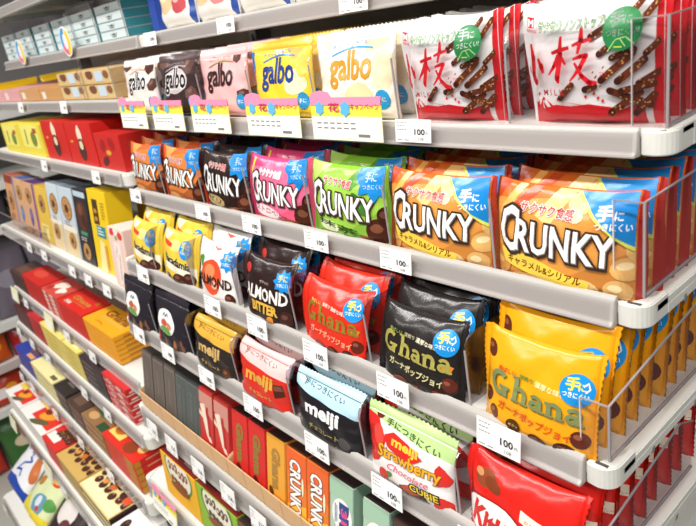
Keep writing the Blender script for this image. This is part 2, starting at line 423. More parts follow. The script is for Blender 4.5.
galbo('galbo_cream', 'cream pouch with gold lettering', '#f3ead9', '#f6efe2', [EL('#e5d0a8', 78, 66, 15, 11, 10, 14, .1), EL('#ead9b6', 88, 40, 12, 18, 0, 14, .08), EL('#efe0c2', 20, 70, 16, 9, 0, 12, .1), EL('#e9d3a5', 60, 22, 18, 9, 0, 12, .1)], '#cf9630', '#3f9bd8', '#fffaf0', 6)

# --- shelf B : seven wide pouches with outlined block lettering
def crunky(key, desc, top, mid, low, seals, ribbon, rtext, rcol, balls, kata, seed, sub='#ffffff', corner=True, fan=None, lcol='#f4f3f1'):
    pr = [P(mid, (0, 52), (30, 56), (60, 60), (100, 40), (100, 0), (0, 0)), P(low, (0, 24), (24, 12), (60, 12), (100, 34), (100, 0), (0, 0))]
    if fan: pr += fan
    for (x, y, rx, ry, rot, c, h) in balls: pr += [EL(c, x, y, rx, ry, rot, 16), EL(h, x-rx*.15, y+ry*.25, rx*.5, ry*.35, rot, 10)]
    if ribbon: pr += [P(ribbon, (9, 21), (30, 20), (55, 13), (72, 9), (70, 3), (52, 3.4), (28, 8), (12, 12)) if ribbon != 'oval' else EL('#f6dfe0', 34, 12, 24, 5.6, -6)]
    if rtext: pr += [T(rcol, rtext, 15, 12.4, 5.4, w=52, bold=.03, rot=-7)]
    pr += [T('#ffffff', kata, 24, 47.5, 7.2, w=36, bold=.085, rot=-3, shear=.1), T(sub, kata, 24, 47.5, 7.2, w=36, bold=.025, rot=-3, shear=.1)]
    lg = crunky_logo(9, 22.5, 76, 24, lcol)
    bd = [P('#d9dc5a', (57, 66.4), (73, 48), (84, 38), (100, 28), (100, 32), (84, 40), (61, 66.5)), P('#1a86d0', (60, 66), (73, 50.5), (84, 39.5), (100, 31), (100, 66)), T('#ffffff', '手', 74, 48, 9, bold=.04), T('#ffffff', 'に', 84, 48.5, 5, bold=.04), T('#ffffff', 'つきにくい', 74, 42.5, 4.4, w=20, bold=.03)] if corner else \
         [P('#1a86d0', (68, 66), (65, 56), (72, 50), (71, 42), (80, 44), (86, 36), (91, 42), (100, 38), (100, 66)), T('#cfe6f6', '手に', 76, 53, 8, w=12, bold=.02), T('#cfe6f6', 'つきにくい', 75, 47, 4, w=19, bold=.02)]
    D(key, desc, .128, .083, .022, 'side', top, seals, pr, lg, bd, '#b02a22' if key in ('crunky_caramel', 'crunky_orange') else None, seed, False)
alm = '#dfae66'; almh = '#f2d9a4'
fanO = [P('#c8431b', (0, 66), (14, 66), (0, 44)), P('#f6b45e', (20, 66), (26, 66), (10, 40), (6, 44)), P('#c94a1c', (30, 66), (38, 66), (20, 44), (15, 48)), P('#f7c983', (48, 66), (60, 66), (44, 40), (34, 46)),
        EL('#f0d190', 63, 57, 8, 7, 20, 14), EL('#e6b96a', 72, 58, 7, 6, 0, 14), EL('#f4e2b5', 60, 49, 6, 4.5, 0, 12)]
crunky('crunky_caramel', 'caramel orange pouch with large silver block lettering', '#e06e24', '#e09646', '#cd8438', '#7a3a1e', '#f2cf4a', 'キャラメル&シリアル', '#7a2f18',
       [(92, 20, 9, 7, 10, alm, almh), (68, 5, 9, 5.5, -8, '#e9c383', '#f5e4bd'), (87, 6, 8, 7, 0, '#e2b26c', almh), (8, 10, 9, 7, 0, '#c98a45', '#e3b06a'), (97, 32, 6, 8, 0, '#e0b36c', almh), (30, 3, 14, 4, 0, '#d8a052', almh)], 'サクサク食感', 3, '#c5402a', True, fanO)
ball_d = [(88, 12, 12, 11, 0, '#4a2115', '#7b4a34'), (95, 24, 8, 9, 0, '#3c1a12', '#6d4030'), (70, 3, 13, 5, 0, '#8c4a26', '#b87a48')]
crunky('crunky_orange', 'plain orange pouch with white block lettering', '#e4652a', '#de7d33', '#a75b2d', '#7b2a1c', None, None, '', ball_d+[(40, 6, 26, 8, -6, '#a8622f', '#d49254')], 'サクサク食感', 4, '#b5391c', False, [P('#f5a058', (10, 66), (40, 66), (20, 50)), P('#c4451c', (0, 62), (20, 44), (0, 40))])
crunky('crunky_black', 'dark brown pouch with white block lettering', '#33231f', '#2d1d1a', '#2b1713', '#2a1a18', None, 'ゼリー', '#3c2412', ball_d+[(34, 12, 20, 6, -6, '#b79a62', '#c9ae78')], 'サクサク食感', 5, '#e0452a', False)
crunky('crunky_pink', 'bright pink pouch with white block lettering', '#e8487f', '#ea6b93', '#e2597a', '#d2446f', 'oval', 'ストロベリー', '#b22a4e', ball_d+[(22, 3, 16, 5, 0, '#d23a3c', '#e8706a'), (50, 3, 12, 5, 0, '#c8323a', '#e0645e')], 'サクサク食感', 6, '#fbe4ea', False, [ST('#f2d24a', [(6, 44), (12, 62)], 3)])
crunky('crunky_green', 'lime green pouch with white block lettering', '#8fc93a', '#9ccb4a', '#86b83c', '#6aa02e', None, '抹茶', '#35521c', ball_d+[(30, 11, 14, 5, -5, '#dfe8b8', '#eef3d4'), (70, 34, 12, 5, 130, '#3f7a2c', '#5c9a3c'), (60, 6, 10, 4, 0, '#5c8c34', '#7cae4a')], 'サクサク食感', 7, '#c83a2a', False, [P('#b9dc6a', (0, 66), (30, 66), (10, 48)), P('#5d9a34', (66, 66), (54, 52), (60, 44), (70, 52))])

# --- shelf C
def ghana(key, desc, base, lc, kc, seed, small, H_=.086, badge_y=True, nuts=True, lo=None):
    pr = []
    if nuts: pr += nut(8, 64, 5, 7, 15, '#5a2c18', '#87502e')+nut(8, 26, 5, 7, -20, '#5a2c18', '#7d4526')+nut(16, 14, 4.5, 6, 10, '#6a3a1e', '#9a6236')
    pr += nut(56, 4, 8, 6, -10, '#47190d', '#8a553b')+nut(78, 5, 9, 6, -6, '#3d170e', '#6a3a28')+nut(88, 17, 7, 7, 0, '#5d2418', '#8e5240')
    pr += [EL('#4a2c14', 35, 9, 6.5, 5.5, 0, 16), T('#e8c860', 'サクッ', 31, 7.6, 3, w=8)] if nuts else [EL('#7a463a', 34, 6, 9, 4, 0), P('#d9852e', (80, 32), (88, 27), (92, 34), (86, 36))]
    pr += [T(small[0], '香ばしい', 18, 51, 4, w=16, rot=-3, bold=.02), T(small[1], '深煎り', 37, 50, 4, w=12, rot=-4, bold=.02), T(small[2], '濃厚な味わい', 51, 48.5, 4.6, w=30, rot=-6, bold=.02),
           T(kc, 'ガーナポップジョイ', 20, 19.5, 7.5, w=62, bold=.035, rot=-7)]
    lg = ghana_logo(lc, 11, 32, 79, 20, lo)
    lg = [(c, [[(p[0], p[1]-(p[0]-10)*.055) for p in q] for q in polys]) for c, polys in lg]
    D(key, desc, .105, H_, .020, 'side', base, base, pr, lg, grip_circle(83, 55, 12.5), None, seed)
ghana('ghana_yellow', 'yellow pouch with olive serif lettering and brown nuts', '#eda416', '#7f8a58', '#d1551e', 8, ('#d8432a', '#2f8a3c', '#fbeeb0'), lo='#4f5a30')
ghana('ghana_red', 'red pouch with olive green serif lettering', '#d9301f', '#8f7a2c', '#f0b08a', 9, ('#f0d070', '#f2e8d8', '#f2e8d8'), .079, nuts=False)
ghana('ghana_black', 'black pouch with pale olive serif lettering', '#25201f', '#aaa052', '#d8cf9a', 10, ('#8fae54', '#c8bda0', '#ece4cc'), .079, nuts=False)
D('almond_white', 'white pouch with an orange almond picture', .106, .084, .019, 'side', '#e9e3df', '#efe9e6',
  [EL('#d9502a', 44, 34, 27, 24, 20, 18, .06), EL('#e98a58', 40, 40, 14, 10, 20), EL('#3f8a3a', 18, 52, 8, 8, 0, 10, .15), EL('#f4b79a', 52, 24, 9, 6, 0), P('#d64a2a', (38, 76), (60, 74), (50, 70))]+nut(84, 10, 9, 8, 0, '#4a2015', '#7a4836'),
  [T('#3a2520', 'ALMOND', 12, 22, 13, w=76, bold=.03)], splash(82, 60, 14), None, 11)
D('almond_dark', 'dark brown pouch with white and gold capital lettering', .106, .084, .019, 'side', '#2c1b1a', '#3a2726',
  [EL('#c03a34', 12, 62, 7, 6, 0, 10), T('#d8c8b8', 'ザクッと', 40, 50, 3.5, w=18), EL('#d98a3a', 62, 8, 6, 5, 20, 12)]+nut(88, 14, 10, 10, 0, '#40231c', '#634037'),
  [T('#efe7e0', 'ALMOND', 10, 30, 15, w=80, bold=.03), T('#e0b044', 'BITTER', 26, 15, 11, w=48, bold=.05)], splash(84, 58, 13), None, 12)
def maca(key, desc, lead, seed):
    D(key, desc, .106, .084, .019, 'side', '#e7c544', '#dcb83a',
      [P('#f3ead2', (0, 42), (100, 30), (100, 12), (0, 24)), EL('#f2dc88', 44, 58, 18, 9, 0), P('#f8ecc0', (0, 76), (30, 76), (10, 56))]+nut(56, 10, 20, 9, 8, '#4b2213', '#7c4a30')+nut(22, 8, 13, 7, -6, '#5c2c18', '#8a5636')+nut(82, 14, 13, 9, 0, '#43201a', '#6c4030')+lead,
      [T('#2e2418', 'Macadamia', 8, 33, 11, w=78, bold=.025, rot=-5)], grip_circle(74, 56, 14), None, seed)
maca('maca_a', 'yellow nut pouch with dark lettering', [P('#d9402c', (8, 64), (34, 60), (34, 54), (10, 57))], 13)
# --- shelf D
D('oval_dark', 'black pouch with a white oval label', .112, .088, .022, 'top', '#27222a', '#27222a', [EL('#b23a30', 16, 10, 4, 12, -14), EL('#8a5a3a', 40, 8, 4, 10, 8), EL('#a3683c', 66, 9, 4, 11, -6), EL('#7d4a2e', 86, 12, 4, 12, 14)],
  [EL('#f1efe9', 42, 40, 27, 17, -8, 24), EL('#6a9a4a', 42, 28, 16, 5, -8), EL('#c25a4a', 36, 38, 9, 5, 0), EL('#d98a6a', 52, 36, 9, 5, 0), ST('#2f4a86', [(32, 47), (36, 52), (40, 47), (44, 52), (48, 48)], 1.8)], [P('#e3c11c', (0, 82), (14, 82), (6, 70), (0, 70)), P('#d9b81c', (84, 82), (100, 82), (100, 68))], None, 14, True, 'yellow_corner_print')
def meiji(key, desc, base, top, text, deco, tcol, seed, motif='#2c2c30'):
    pr = [P(top, (0, 50), (28, 46), (60, 44), (100, 42), (100, 90), (0, 90))]+deco
    pr += [T(motif, '手につきにくい', 16, 55, 6, w=62, bold=.02, rot=-3), ST(motif, [(12, 62), (18, 58), (16, 53)], 1.2)]
    D(key, desc, .112, .077, .021, 'top', base, top, pr, [T(text, 'meiji', 22, 24, 16, w=52, bold=.04)]+([T(tcol, 'チョコレート', 28, 13, 5, w=46, bold=.02)] if tcol else []), (), None, seed)
meiji('meiji_gold', 'black pouch with a crinkled gold top', '#2e2624', '#d9a63e', '#c9a766', nut(86, 12, 8, 8, 0, '#58301f', '#86563a')+nut(24, 66, 8, 4, 10, '#7a4a1c', '#a06a2e'), '#caa64a', 15, '#8a5f1c')
meiji('meiji_red', 'red pouch with a pale pink top', '#cf2e22', '#ecc3c0', '#d8a13e', [P('#4a2218', (74, 34), (92, 38), (96, 26), (80, 20)), P('#7a4432', (76, 33), (90, 36), (92, 31), (78, 28))], '#d9b04a', 16, '#8a4a48')
meiji('meiji_blue', 'black pouch with a pale blue top', '#1f1c20', '#b5d8e6', '#e8e6e6', [EL('#4a4446', 82, 14, 8, 6, 0), EL('#cfe6ee', 12, 60, 8, 6, 0)], '#b7a24a', 17, '#2a3a48')
D('strawberry', 'green topped pouch printed with strawberries', .114, .080, .021, 'top', '#e9e4e2', '#b7d38d',
  [P('#b7d38d', (0, 60), (30, 55), (64, 51), (100, 49), (100, 90), (0, 90)), P('#d92b26', (0, 60), (14, 58), (26, 42), (20, 26), (10, 16), (0, 14)), EL('#c7221f', 10, 34, 12, 16, 10), EL('#e0483c', 16, 44, 7, 9, 0), EL('#d5302a', 90, 34, 9, 9, 0, 10, .2), EL('#4d8a3c', 30, 12, 6, 3, 30), EL('#cf3a2c', 24, 10, 6, 6, 0),
   P('#6a2a1a', (44, 9), (56, 14), (74, 9), (72, 0), (50, 0)), P('#a85038', (46, 9), (56, 14), (70, 10), (56, 5)), EL('#3a1a12', 72, 5, 5, 5, 0, 12), EL('#d82c26', 92, 8, 9, 9, 0), T('#3c5a28', '手につきにくい', 24, 56, 6, w=62, bold=.02, rot=-6), EL('#6a2a1c', 16, 62, 5, 4, 30)],
  [P('#d42c25', (24, 47), (34, 52), (58, 47), (70, 42), (62, 36), (46, 33), (28, 38)), T('#f0c240', 'meiji', 34, 39.5, 9, w=30, bold=.04, rot=-2), T('#8a5a1c', 'Strawberry', 18, 24.5, 13, w=72, bold=.06, rot=1), T('#e9a92c', 'Strawberry', 18, 24.5, 13, w=72, bold=.02, rot=1),
   T('#e2557a', 'Chocolate', 30, 18.5, 6, w=48, bold=.0, shear=.3, rot=1), T('#2c2412', 'CUBIE', 58, 11, 6, w=30, bold=.14), T('#f0d02c', 'CUBIE', 58, 11, 6, w=30, bold=.02)], (), None, 18)
D('wafer', 'red wafer pouch with red lettering on a white oval', .112, .084, .024, 'side', '#d8241c', '#cf2018',
  [P('#c01c16', (0, 70), (40, 70), (20, 56)), EL('#8a4526', 20, 58, 10, 7, 20), EL('#c58a5c', 14, 60, 4, 3, 0), EL('#7a3a20', 28, 56, 8, 5, -20), P('#f2e8d0', (54, 50), (98, 40), (98, 31), (54, 41)), T('#c83020', 'かんたん開封', 58, 41.5, 3.4, w=22, rot=-11, bold=.02), R('#c83a2a', 78, 36.5, 83, 40), T('#c83020', 'チョコレート', 84, 34.5, 3, w=13, rot=-11)],
  [EL('#8a1410', 34, 24, 32, 20, -12, 30), EL('#f4f1ee', 34, 24, 31, 19, -12, 30), T('#d2201a', 'KitKat', 10, 18, 19, w=48, bold=.05, rot=-12)], (), None, 19)

# build master pouches and copy them into rows ----------------------
MASTER = {}
SLOUCH = dict(stick=10, crunky_caramel=24, crunky_orange=20, crunky_black=22, crunky_pink=24, crunky_green=26, ghana_yellow=12, ghana_red=34, ghana_black=32, almond_white=34, almond_dark=26, maca_a=28,
              meiji_gold=40, meiji_red=42, meiji_blue=40, strawberry=22, wafer=34, oval_dark=18, galbo_white=16, galbo_dark=18, galbo_pink=14, galbo_yellow=12, galbo_cream=16)
def make_pouch(key):
    d = DES[key]; p = Pouch(d['W'], d['H'], d['T'], d['seal'], d['seed'], d['zig'], SLOUCH.get(key, 22))
    parts = [('pouch_body', p.body(d['base'], d['prints']).mesh('pouch_body'))]
    for n, B in p.seals(d['sealc'], d['sealc2']): parts.append((n, B.mesh(n)))
    if d['logo']: parts.append(('printed_lettering', p.draw(MB(), d['logo'], len(d['prints'])*.35+.6).mesh('printed_lettering')))
    if d['badge']: parts.append((d['bn'], p.draw(MB(), d['badge'], (len(d['prints'])+len(d['logo']))*.35+.9).mesh(d['bn'])))
    MASTER[key] = parts
ORD = ['front', 'second', 'third', 'fourth', 'fifth', 'sixth', 'seventh', 'eighth', 'ninth', 'tenth', 'eleventh']
def pouch_row(key, name, cx, y0, z, n, step, lean, where, group, jit=.002, rise=0, leans=None):
    if key not in MASTER: make_pouch(key)
    d = DES[key]; rr = random.Random(key+where)
    for i in range(n):
        ln = (lean if not leans else leans[min(i, len(leans)-1)])+rr.uniform(-.8, .8)*(i > 0)
        r = empty(name, W3(cx+(rr.uniform(-jit, jit) if i else 0), y0+i*step, z), (math.radians(-ln), 0, math.radians(rr.uniform(-1.5, 1.5) if i else 0)))
        for (pn, me) in MASTER[key]:
            if i > 1 and pn == 'printed_lettering': continue
            link(pn, me, r)
        pos = 'frontmost' if i == 0 else ORD[i]+' from front'
        if rise: r.scale.z = 1+rise*(0, .7, .85, 1)[min(i, 3)]
        tag(r, f"{d['desc']}, {pos}{where}", 'candy pouch', group)

XL, XR = -1.075, -.186
PITCH = .1257
def cell(i): return -.19-PITCH*(7-i)+PITCH/2          # facing i = 0..6 counted from the left

gA = 'soft pouches on the upper shelf'; gB = 'wide pouches on the second shelf'; gC = 'pouches on the third shelf'; gD = 'pouches on the fourth shelf'
for i, k in enumerate(('galbo_white', 'galbo_dark', 'galbo_pink', 'galbo_yellow', 'galbo_cream')):
    pouch_row(k, 'chocolate_pouch', cell(i)-(.028, .018, .014, .008, .005)[i], .443, -.1104, 5, .022, 4, '', gA)
pouch_row('stick', 'chocolate_stick_pouch', cell(5)-.002, .446, -.1104, 6, .021, -1, ', left row', gA)
pouch_row('stick', 'chocolate_stick_pouch', cell(6)+.004, .446, -.1104, 11, .021, -2, ', shelf-end row', gA)
for i, (k, w) in enumerate((('crunky_orange', ', leftmost row'), ('crunky_orange', ', second row'), ('crunky_black', ''), ('crunky_pink', ''), ('crunky_green', ''), ('crunky_caramel', ', left row'), ('crunky_caramel', ', shelf-end row'))):
    pouch_row(k, 'crunch_chocolate_pouch', cell(i)-.0055, .406, -.2308, 11 if i == 6 else 7, .0235, 4, w, gB, rise=.05)
for i, (k, w) in enumerate((('maca_a', ', leftmost row'), ('maca_a', ', second row'), ('almond_white', ''), ('almond_dark', ''), ('ghana_red', ''), ('ghana_black', ''), ('ghana_yellow', ''))):
    pouch_row(k, 'nut_chocolate_pouch', cell(i)+(.024, .018, .003, 0, 0, -.002, -.001)[i], .351, -.3428, 11 if i == 6 else 7, .0215, 11, w, gC, rise=.2)
for i, (k, w) in enumerate((('oval_dark', ', leftmost row'), ('oval_dark', ', second row'), ('meiji_gold', ''), ('meiji_red', ''), ('meiji_blue', ''), ('strawberry', ''), ('wafer', ''))):
    pouch_row(k, 'chocolate_pouch' if k != 'wafer' else 'wafer_pouch', cell(i)-.002, .3215, -.4453, 9 if i == 6 else 5, .0245, 7, w, gD, rise=.08 if k in ('wafer', 'oval_dark') else .22)

D('bluepack', 'small blue and white packet behind the red wafer pouches at the shelf end', .05, .055, .02, 'top', '#e6e8ee', '#dfe4ee', [P('#2f7cc8', (0, 40), (100, 60), (100, 120), (0, 120))], (), (), None, 40)
make_pouch('bluepack')
r = empty('candy_packet', W3(-.216, .562, -.4453), (math.radians(-6), 0, .15)); tag(r, DES['bluepack']['desc'], 'candy packet')
for pn, me in MASTER['bluepack']: link(pn, me, r)
# ------------------------------------------------------------------ shelves
def shelf(name, label, x0, x1, yf, yb, zt, h, lip=.002, cap=.0225):
    zt -= lip; h -= lip            # zt is the deck; the rail stands lip above it
    r = empty(name, W3((x0+x1)/2, (yf+yb)/2, zt)); tag(r, label, 'shelf', 'gondola shelves')
    ox, oy, oz = (x0+x1)/2, (yf+yb)/2, zt
    def put(n, B): return link(n, B.mesh(n), r)
    rad = .013; ye = yf+.003
    def arc(cx, cy, a0, a1): return [(cx+rad*math.cos(math.radians(a0+(a1-a0)*i/6)), cy+rad*math.sin(math.radians(a0+(a1-a0)*i/6))) for i in range(7)]
    pts = arc(x0+rad, ye+rad, 180, 270)+arc(x1-rad, ye+rad, 270, 360)+[(x1, yb), (x0, yb)]
    B = MB(); B.prism([(a-ox, b-oy) for a, b in pts], 2, -.0065, 0, WHITE, .0008); put('deck', B)
    # folded edges under the deck: the sides, with the corner pieces rounded
    for nm, xa, sx in (('end_cap', x1, -1), ('end_cap', x0, 1)):
        cpts = []
        if sx == -1: outer = [(x1-cap+.001, yf+.001)]+arc(x1-rad, ye+rad-.003, 270, 360)+[(x1, yf+.034)]; inner = [(x1-.005, yf+.034), (x1-.005, yf+.024), (x1-.015, yf+.007), (x1-cap+.001, yf+.006)]
        else: outer = [(x0, yf+.034)]+arc(x0+rad, ye+rad-.003, 180, 270)+[(x0+cap-.001, yf+.001)]; inner = [(x0+cap-.001, yf+.006), (x0+.015, yf+.007), (x0+.005, yf+.024), (x0+.005, yf+.034)]
        B = MB(); B.prism([(a-ox, b-oy) for a, b in outer+inner], 2, -h, -.0012+max(0, lip-.003), WHITE, .001)
        if sx == -1: B.box(x1-.016-ox, x1-.006-ox, yf+.0035-oy, yf+.0065-oy, -.0014+max(0, lip-.003), -.0009+max(0, lip-.003), mat('#4a4644', 'paper'))
        put(nm, B)
        B = MB(); xs = (x1-.004, x1) if sx == -1 else (x0, x0+.004)
        B.box(xs[0]-ox, xs[1]-ox, yf+.0345-oy, yb-oy, -h, -.0066, WHITE, .0006)
        k = 0; yy = yf+.06
        while yy < yb-.02:
            B.box((xs[0]-.0002)-ox, (xs[1]+.0004)-ox, yy-oy, yy+.004-oy, -h-.0012, -h+.004, mat('#8e8a86', 'metal')); yy += .075
        put('side_flange', B)
    # front price rail: a rounded channel with a clear cover strip
    xr = x1-cap
    B = MB(); hh = h+lip; Z = lambda t: lip-hh*t
    prof = [(yf+.0035, lip), (yf+.0005, lip-.0004), (yf-.001, Z(.12)), (yf-.0035, Z(.84)), (yf-.0065, Z(.92)), (yf-.0062, Z(1.02)), (yf+.004, Z(1.05)), (yf+.0055, Z(.9)), (yf+.0045, Z(.3))]
    B.prism([(a-oy, b) for a, b in prof], 0, x0+cap-ox, xr-ox, RAIL, .0004); rail = put('price_rail', B)
    B = MB(); B.prism([(yf-.0035-oy, Z(.16)), (yf-.0043-oy, Z(.16)), (yf-.0068-oy, Z(.9)), (yf-.006-oy, Z(.9))], 0, x0+cap+.003-ox, xr-.002-ox, ACRYL)
    o = link('clear_cover_strip', B.mesh('clear_cover_strip'), rail)
    return r
YB = .74
R_ = {'T': (.500, .013, .0215), 'A': (.427, -.1095, .0195), 'B': (.393, -.2235, .0225), 'C': (.344, -.3335, .0235), 'D': (.315, -.434, .027), 'E': (.286, -.602, .038), 'F': (.255, -.748, .036)}
LIP = {'T': .002, 'A': .001, 'B': .0075, 'C': .0095, 'D': .0115, 'E': .004, 'F': .006}
names = {'T': 'top shelf of the near bay holding white berry bags', 'A': 'white upper shelf holding the stick pouches', 'B': 'white shelf under the block-lettered pouches', 'C': 'white shelf under the serif-lettered nut pouches', 'D': 'white shelf holding strawberry and wafer pouches', 'E': 'white shelf holding upright boxes in brown cartons', 'F': 'lowest visible near shelf, under yellow and green biscuit boxes'}
for k, (yf, zt, h) in R_.items():
    shelf('gondola_shelf', names[k], XL, XR, yf, YB, zt, h, LIP[k])
L0, L1 = -2.035, -1.1
RL = {'T': (.500, .013, .0215, 'far bay shelf under the pale cup boxes'), 'A': (.437, -.0845, .021, 'far bay shelf under the pink and tan cartons'), 'B': (.400, -.2065, .0225, 'far bay shelf under yellow and red upright cartons'),
      'C': (.345, -.412, .026, 'far bay shelf under the tall biscuit boxes'), 'D': (.315, -.596, .026, 'far bay shelf under stacked red and orange flat boxes'), 'E': (.288, -.703, .028, 'far bay shelf under stacked yellow and strawberry boxes'),
      'F': (.250, -.836, .034, 'far bay shelf under blue, cream and red boxes'), 'G': (.180, -.957, .036, 'far bay shelf under white and gold chocolate boxes'), 'H': (.07, -1.215, .04, 'lowest far bay shelf under the snack bags')}
for k, (yf, zt, h, lb) in RL.items():
    shelf('gondola_shelf', lb, L0, L1, yf, YB, zt, h, .001)
shelf('gondola_shelf', 'highest grey shelf at the top left corner', L0, L1, .48, YB, .135, .022)

# gondola back and uprights (setting)
def struct(name, B): o = link(name, B.mesh(name), None, W3(0, 0, 0)); o['kind'] = 'structure'; return o
B = MB(); B.box(-2.06, -.19, YB+.003, YB+.02, -1.38, .5, mat('#dddbd7', 'metal'), .001); struct('wall_back', B)
for x in (-2.05, -1.0875):
    B = MB(); B.box(x-.011, x+.011, YB-.03, YB+.002, -1.38, .5, mat('#8f8d8b', 'metal'), .001)
    for i in range(30): B.box(x-.004, x+.004, YB-.0305, YB-.0295, -1.3+i*.055, -1.285+i*.055, mat('#2a2928', 'paper'))
    tag(link('shelf_upright', B.mesh('shelf_upright'), None, W3(0, 0, 0)), 'slotted grey upright '+('between the two bays' if x > -1.5 else 'at the far left end of the bays'), 'upright')
B = MB(); B.box(-3.6, 1.2, -2.2, 1.0, -1.40, -1.38, mat('#a9a9a0', 'gloss')); struct('floor', B)

# ------------------------------------------------------------------ clear dividers
def divider(x, yf, z, h, depth, label, dark=False, lip=None):
    # a thin upright sheet with a rounded front top corner; lip = (x0, x1, height) adds a clear front stop
    r = empty('clear_divider', W3(x, yf, z+.0004)); tag(r, label, 'shelf divider', 'clear shelf dividers')
    rad = .012
    pts = [(0, 0), (0, h-rad)]+[(rad-rad*math.cos(math.radians(a)), h-rad+rad*math.sin(math.radians(a))) for a in (20, 45, 70, 90)]+[(depth, h), (depth, 0)]
    B = MB(); B.prism(pts, 0, -.0007, .0007, ACRYL_SHADE if dark else ACRYL)
    link('panel', B.mesh('panel'), r)
    B = MB(); B.prism([(-.0004, 0), (-.0004, h-rad), (.0006, h-rad), (.0006, 0)], 0, -.0009, .0009, ACRYL_EDGE)
    link('front_edge', B.mesh('front_edge'), r)
    if lip:
        a, b, hh = lip
        pts = [(a, 0), (b, 0), (b, hh)]+[(a+.012-.012*math.sin(math.radians(t)), hh-.012+.012*math.cos(math.radians(t))) for t in (0, 30, 60, 90)]
        B = MB(); B.prism([(p, q) for p, q in pts], 1, -.0016, -.0004, ACRYL); link('front_stop', B.mesh('front_stop'), r)
    return r
nb = {'A': ['brown chocolate', 'dark brown', 'pink', 'yellow', 'cream', 'stick'], 'B': 0, 'C': 0, 'D': 0}
rows = {'A': ['white brown-chocolate', 'dark brown', 'pink', 'yellow', 'cream gold-lettered', 'left stick', 'end stick'],
        'B': ['leftmost orange', 'second orange', 'dark brown', 'bright pink', 'lime green', 'left caramel', 'end caramel'],
        'C': ['leftmost yellow nut', 'second yellow nut', 'white almond', 'dark almond', 'red serif', 'black serif', 'yellow serif'],
        'D': ['leftmost black oval', 'second black oval', 'gold topped', 'pink topped', 'blue topped', 'strawberry', 'red wafer']}
for k, h in (('A', .070), ('B', .073), ('C', .066), ('D', .064)):
    yf, zt, _ = R_[k]; yf += .004 if k == 'A' else .003
    for i in range(1, 7):
        lip = (.002, PITCH-.004, .068) if (k == 'A' and i >= 5) else None
        divider(-.19-PITCH*(7-i), yf, zt, h, .24, f'clear divider between the {rows[k][i-1]} and {rows[k][i]} pouches', k in 'CD', lip)
def end_tray(yf, zt, h, depth, label, slope=False, lip=.06, back_h=None):
    r = empty('clear_end_guard', W3(XR-.005, yf, zt+.0004)); tag(r, label, 'shelf guard', 'clear guards at the shelf ends')
    bh = back_h or h
    pts = [(0, 0), (0, h), (depth*.85, bh), (depth, bh-.012), (depth, 0)] if slope else [(0, 0), (0, h), (depth, h), (depth, 0)]
    B = MB(); B.prism(pts, 0, -.0012, 0, ACRYL); link('side_panel', B.mesh('side_panel'), r)
    B = MB(); B.box(-.0014, .0004, -.0006, .0008, 0, h, ACRYL_EDGE)
    n = len(pts)
    for i in range(1, n-2 if slope else 2):
        a, b = pts[i], pts[i+1]
        B.prism([(a[0], a[1]), (b[0], b[1]), (b[0], b[1]+.0009), (a[0], a[1]+.0009)], 0, -.0014, .0002, ACRYL_EDGE)
    link('bright_edge', B.mesh('bright_edge'), r)
    B = MB(); B.box(-.0016, .0006, 0, depth, -.0003, .0016, mat('#8d8486', 'gloss')); link('base_strip', B.mesh('base_strip'), r)
    if lip:
        B = MB(); rad = .008
        B.box(-lip, -.0014, -.0006, .0006, 0, h, ACRYL); link('front_return', B.mesh('front_return'), r)
        B = MB(); B.box(-lip, -.0014, -.0008, .0006, h, h+.0008, ACRYL_EDGE); B.box(-lip-.0008, -lip, -.0008, .0006, 0, h, mat('#d9d2cf', 'gloss')); link('return_edge', B.mesh('return_edge'), r)
end_tray(.432, -.1095, .070, .29, 'tall clear guard at the right end of the stick pouches', lip=.024)
end_tray(.401, -.2235, .070, .32, 'clear guard at the right end of the caramel pouches', lip=.022)
end_tray(.350, -.3335, .047, .34, 'low clear guard rising beside the yellow serif pouches', slope=True, lip=.022, back_h=.085)
end_tray(.322, -.434, .035, .17, 'clear guard sloping beside the red wafer pouches', slope=True, lip=None, back_h=.062)

# ------------------------------------------------------------------ price cards
def card_prints(B, w, h, y, price, seedn=0):
    rr = random.Random(seedn)
    def quad(x0, z0, x1, z1, m, o): B.add([(x0, y-o, z0), (x1, y-o, z0), (x1, y-o, z1), (x0, y-o, z1)], [[0, 1, 2, 3]], m)
    g = mat('#9b9896', 'paper')
    for k in range(3):
        x = -w*.44
        for q in range(rr.randint(3, 6)):
            l = w*rr.uniform(.03, .07)
            if x+l > (w*.1 if k else w*.36): break
            quad(x, h*(.36-.16*k), x+l, h*(.40-.16*k), g, .0003); x += l+w*.02
    for k in range(2): quad(-w*.44+k*w*.2, -h*.42, -w*.3+k*w*.2, -h*.38, g, .0003)
    def txt(s, x, z, hh, ww, m, bold):
        for c, polys in [T('', s, x, z, hh, w=ww, bold=bold)]:
            for p in polys: B.add([(q[0], y-.0004, q[1]) for q in p], [list(range(len(p)))], m)
    txt(price, w*.06, -h*.16, h*.25, w*.28, mat('#2d2b2b', 'paper'), .02)
    txt('円', w*.37, -h*.15, h*.12, None, mat('#4a4848', 'paper'), 0)
    txt('108' if price == '100' else '120', w*.16, -h*.40, h*.13, w*.15, mat('#8a8684', 'paper'), 0)
_cards = {}
def price_card(x, yf, z, w, h, label, price='100', tilt=8, group='white price cards on the rails'):
    k = (round(w, 4), round(h, 4), price)
    if k not in _cards:
        B = MB(); B.box(-w/2, w/2, -.0004, .0004, -h/2, h/2, mat('#f7f6f4', 'paper')); card_prints(B, w, h, -.0004, price, 3); _cards[k] = B.mesh('price_card')
    o = link('price_card', _cards[k], None, W3(x, yf, z), (math.radians(-tilt), 0, 0)); tag(o, label, 'price tag', group)
    return o
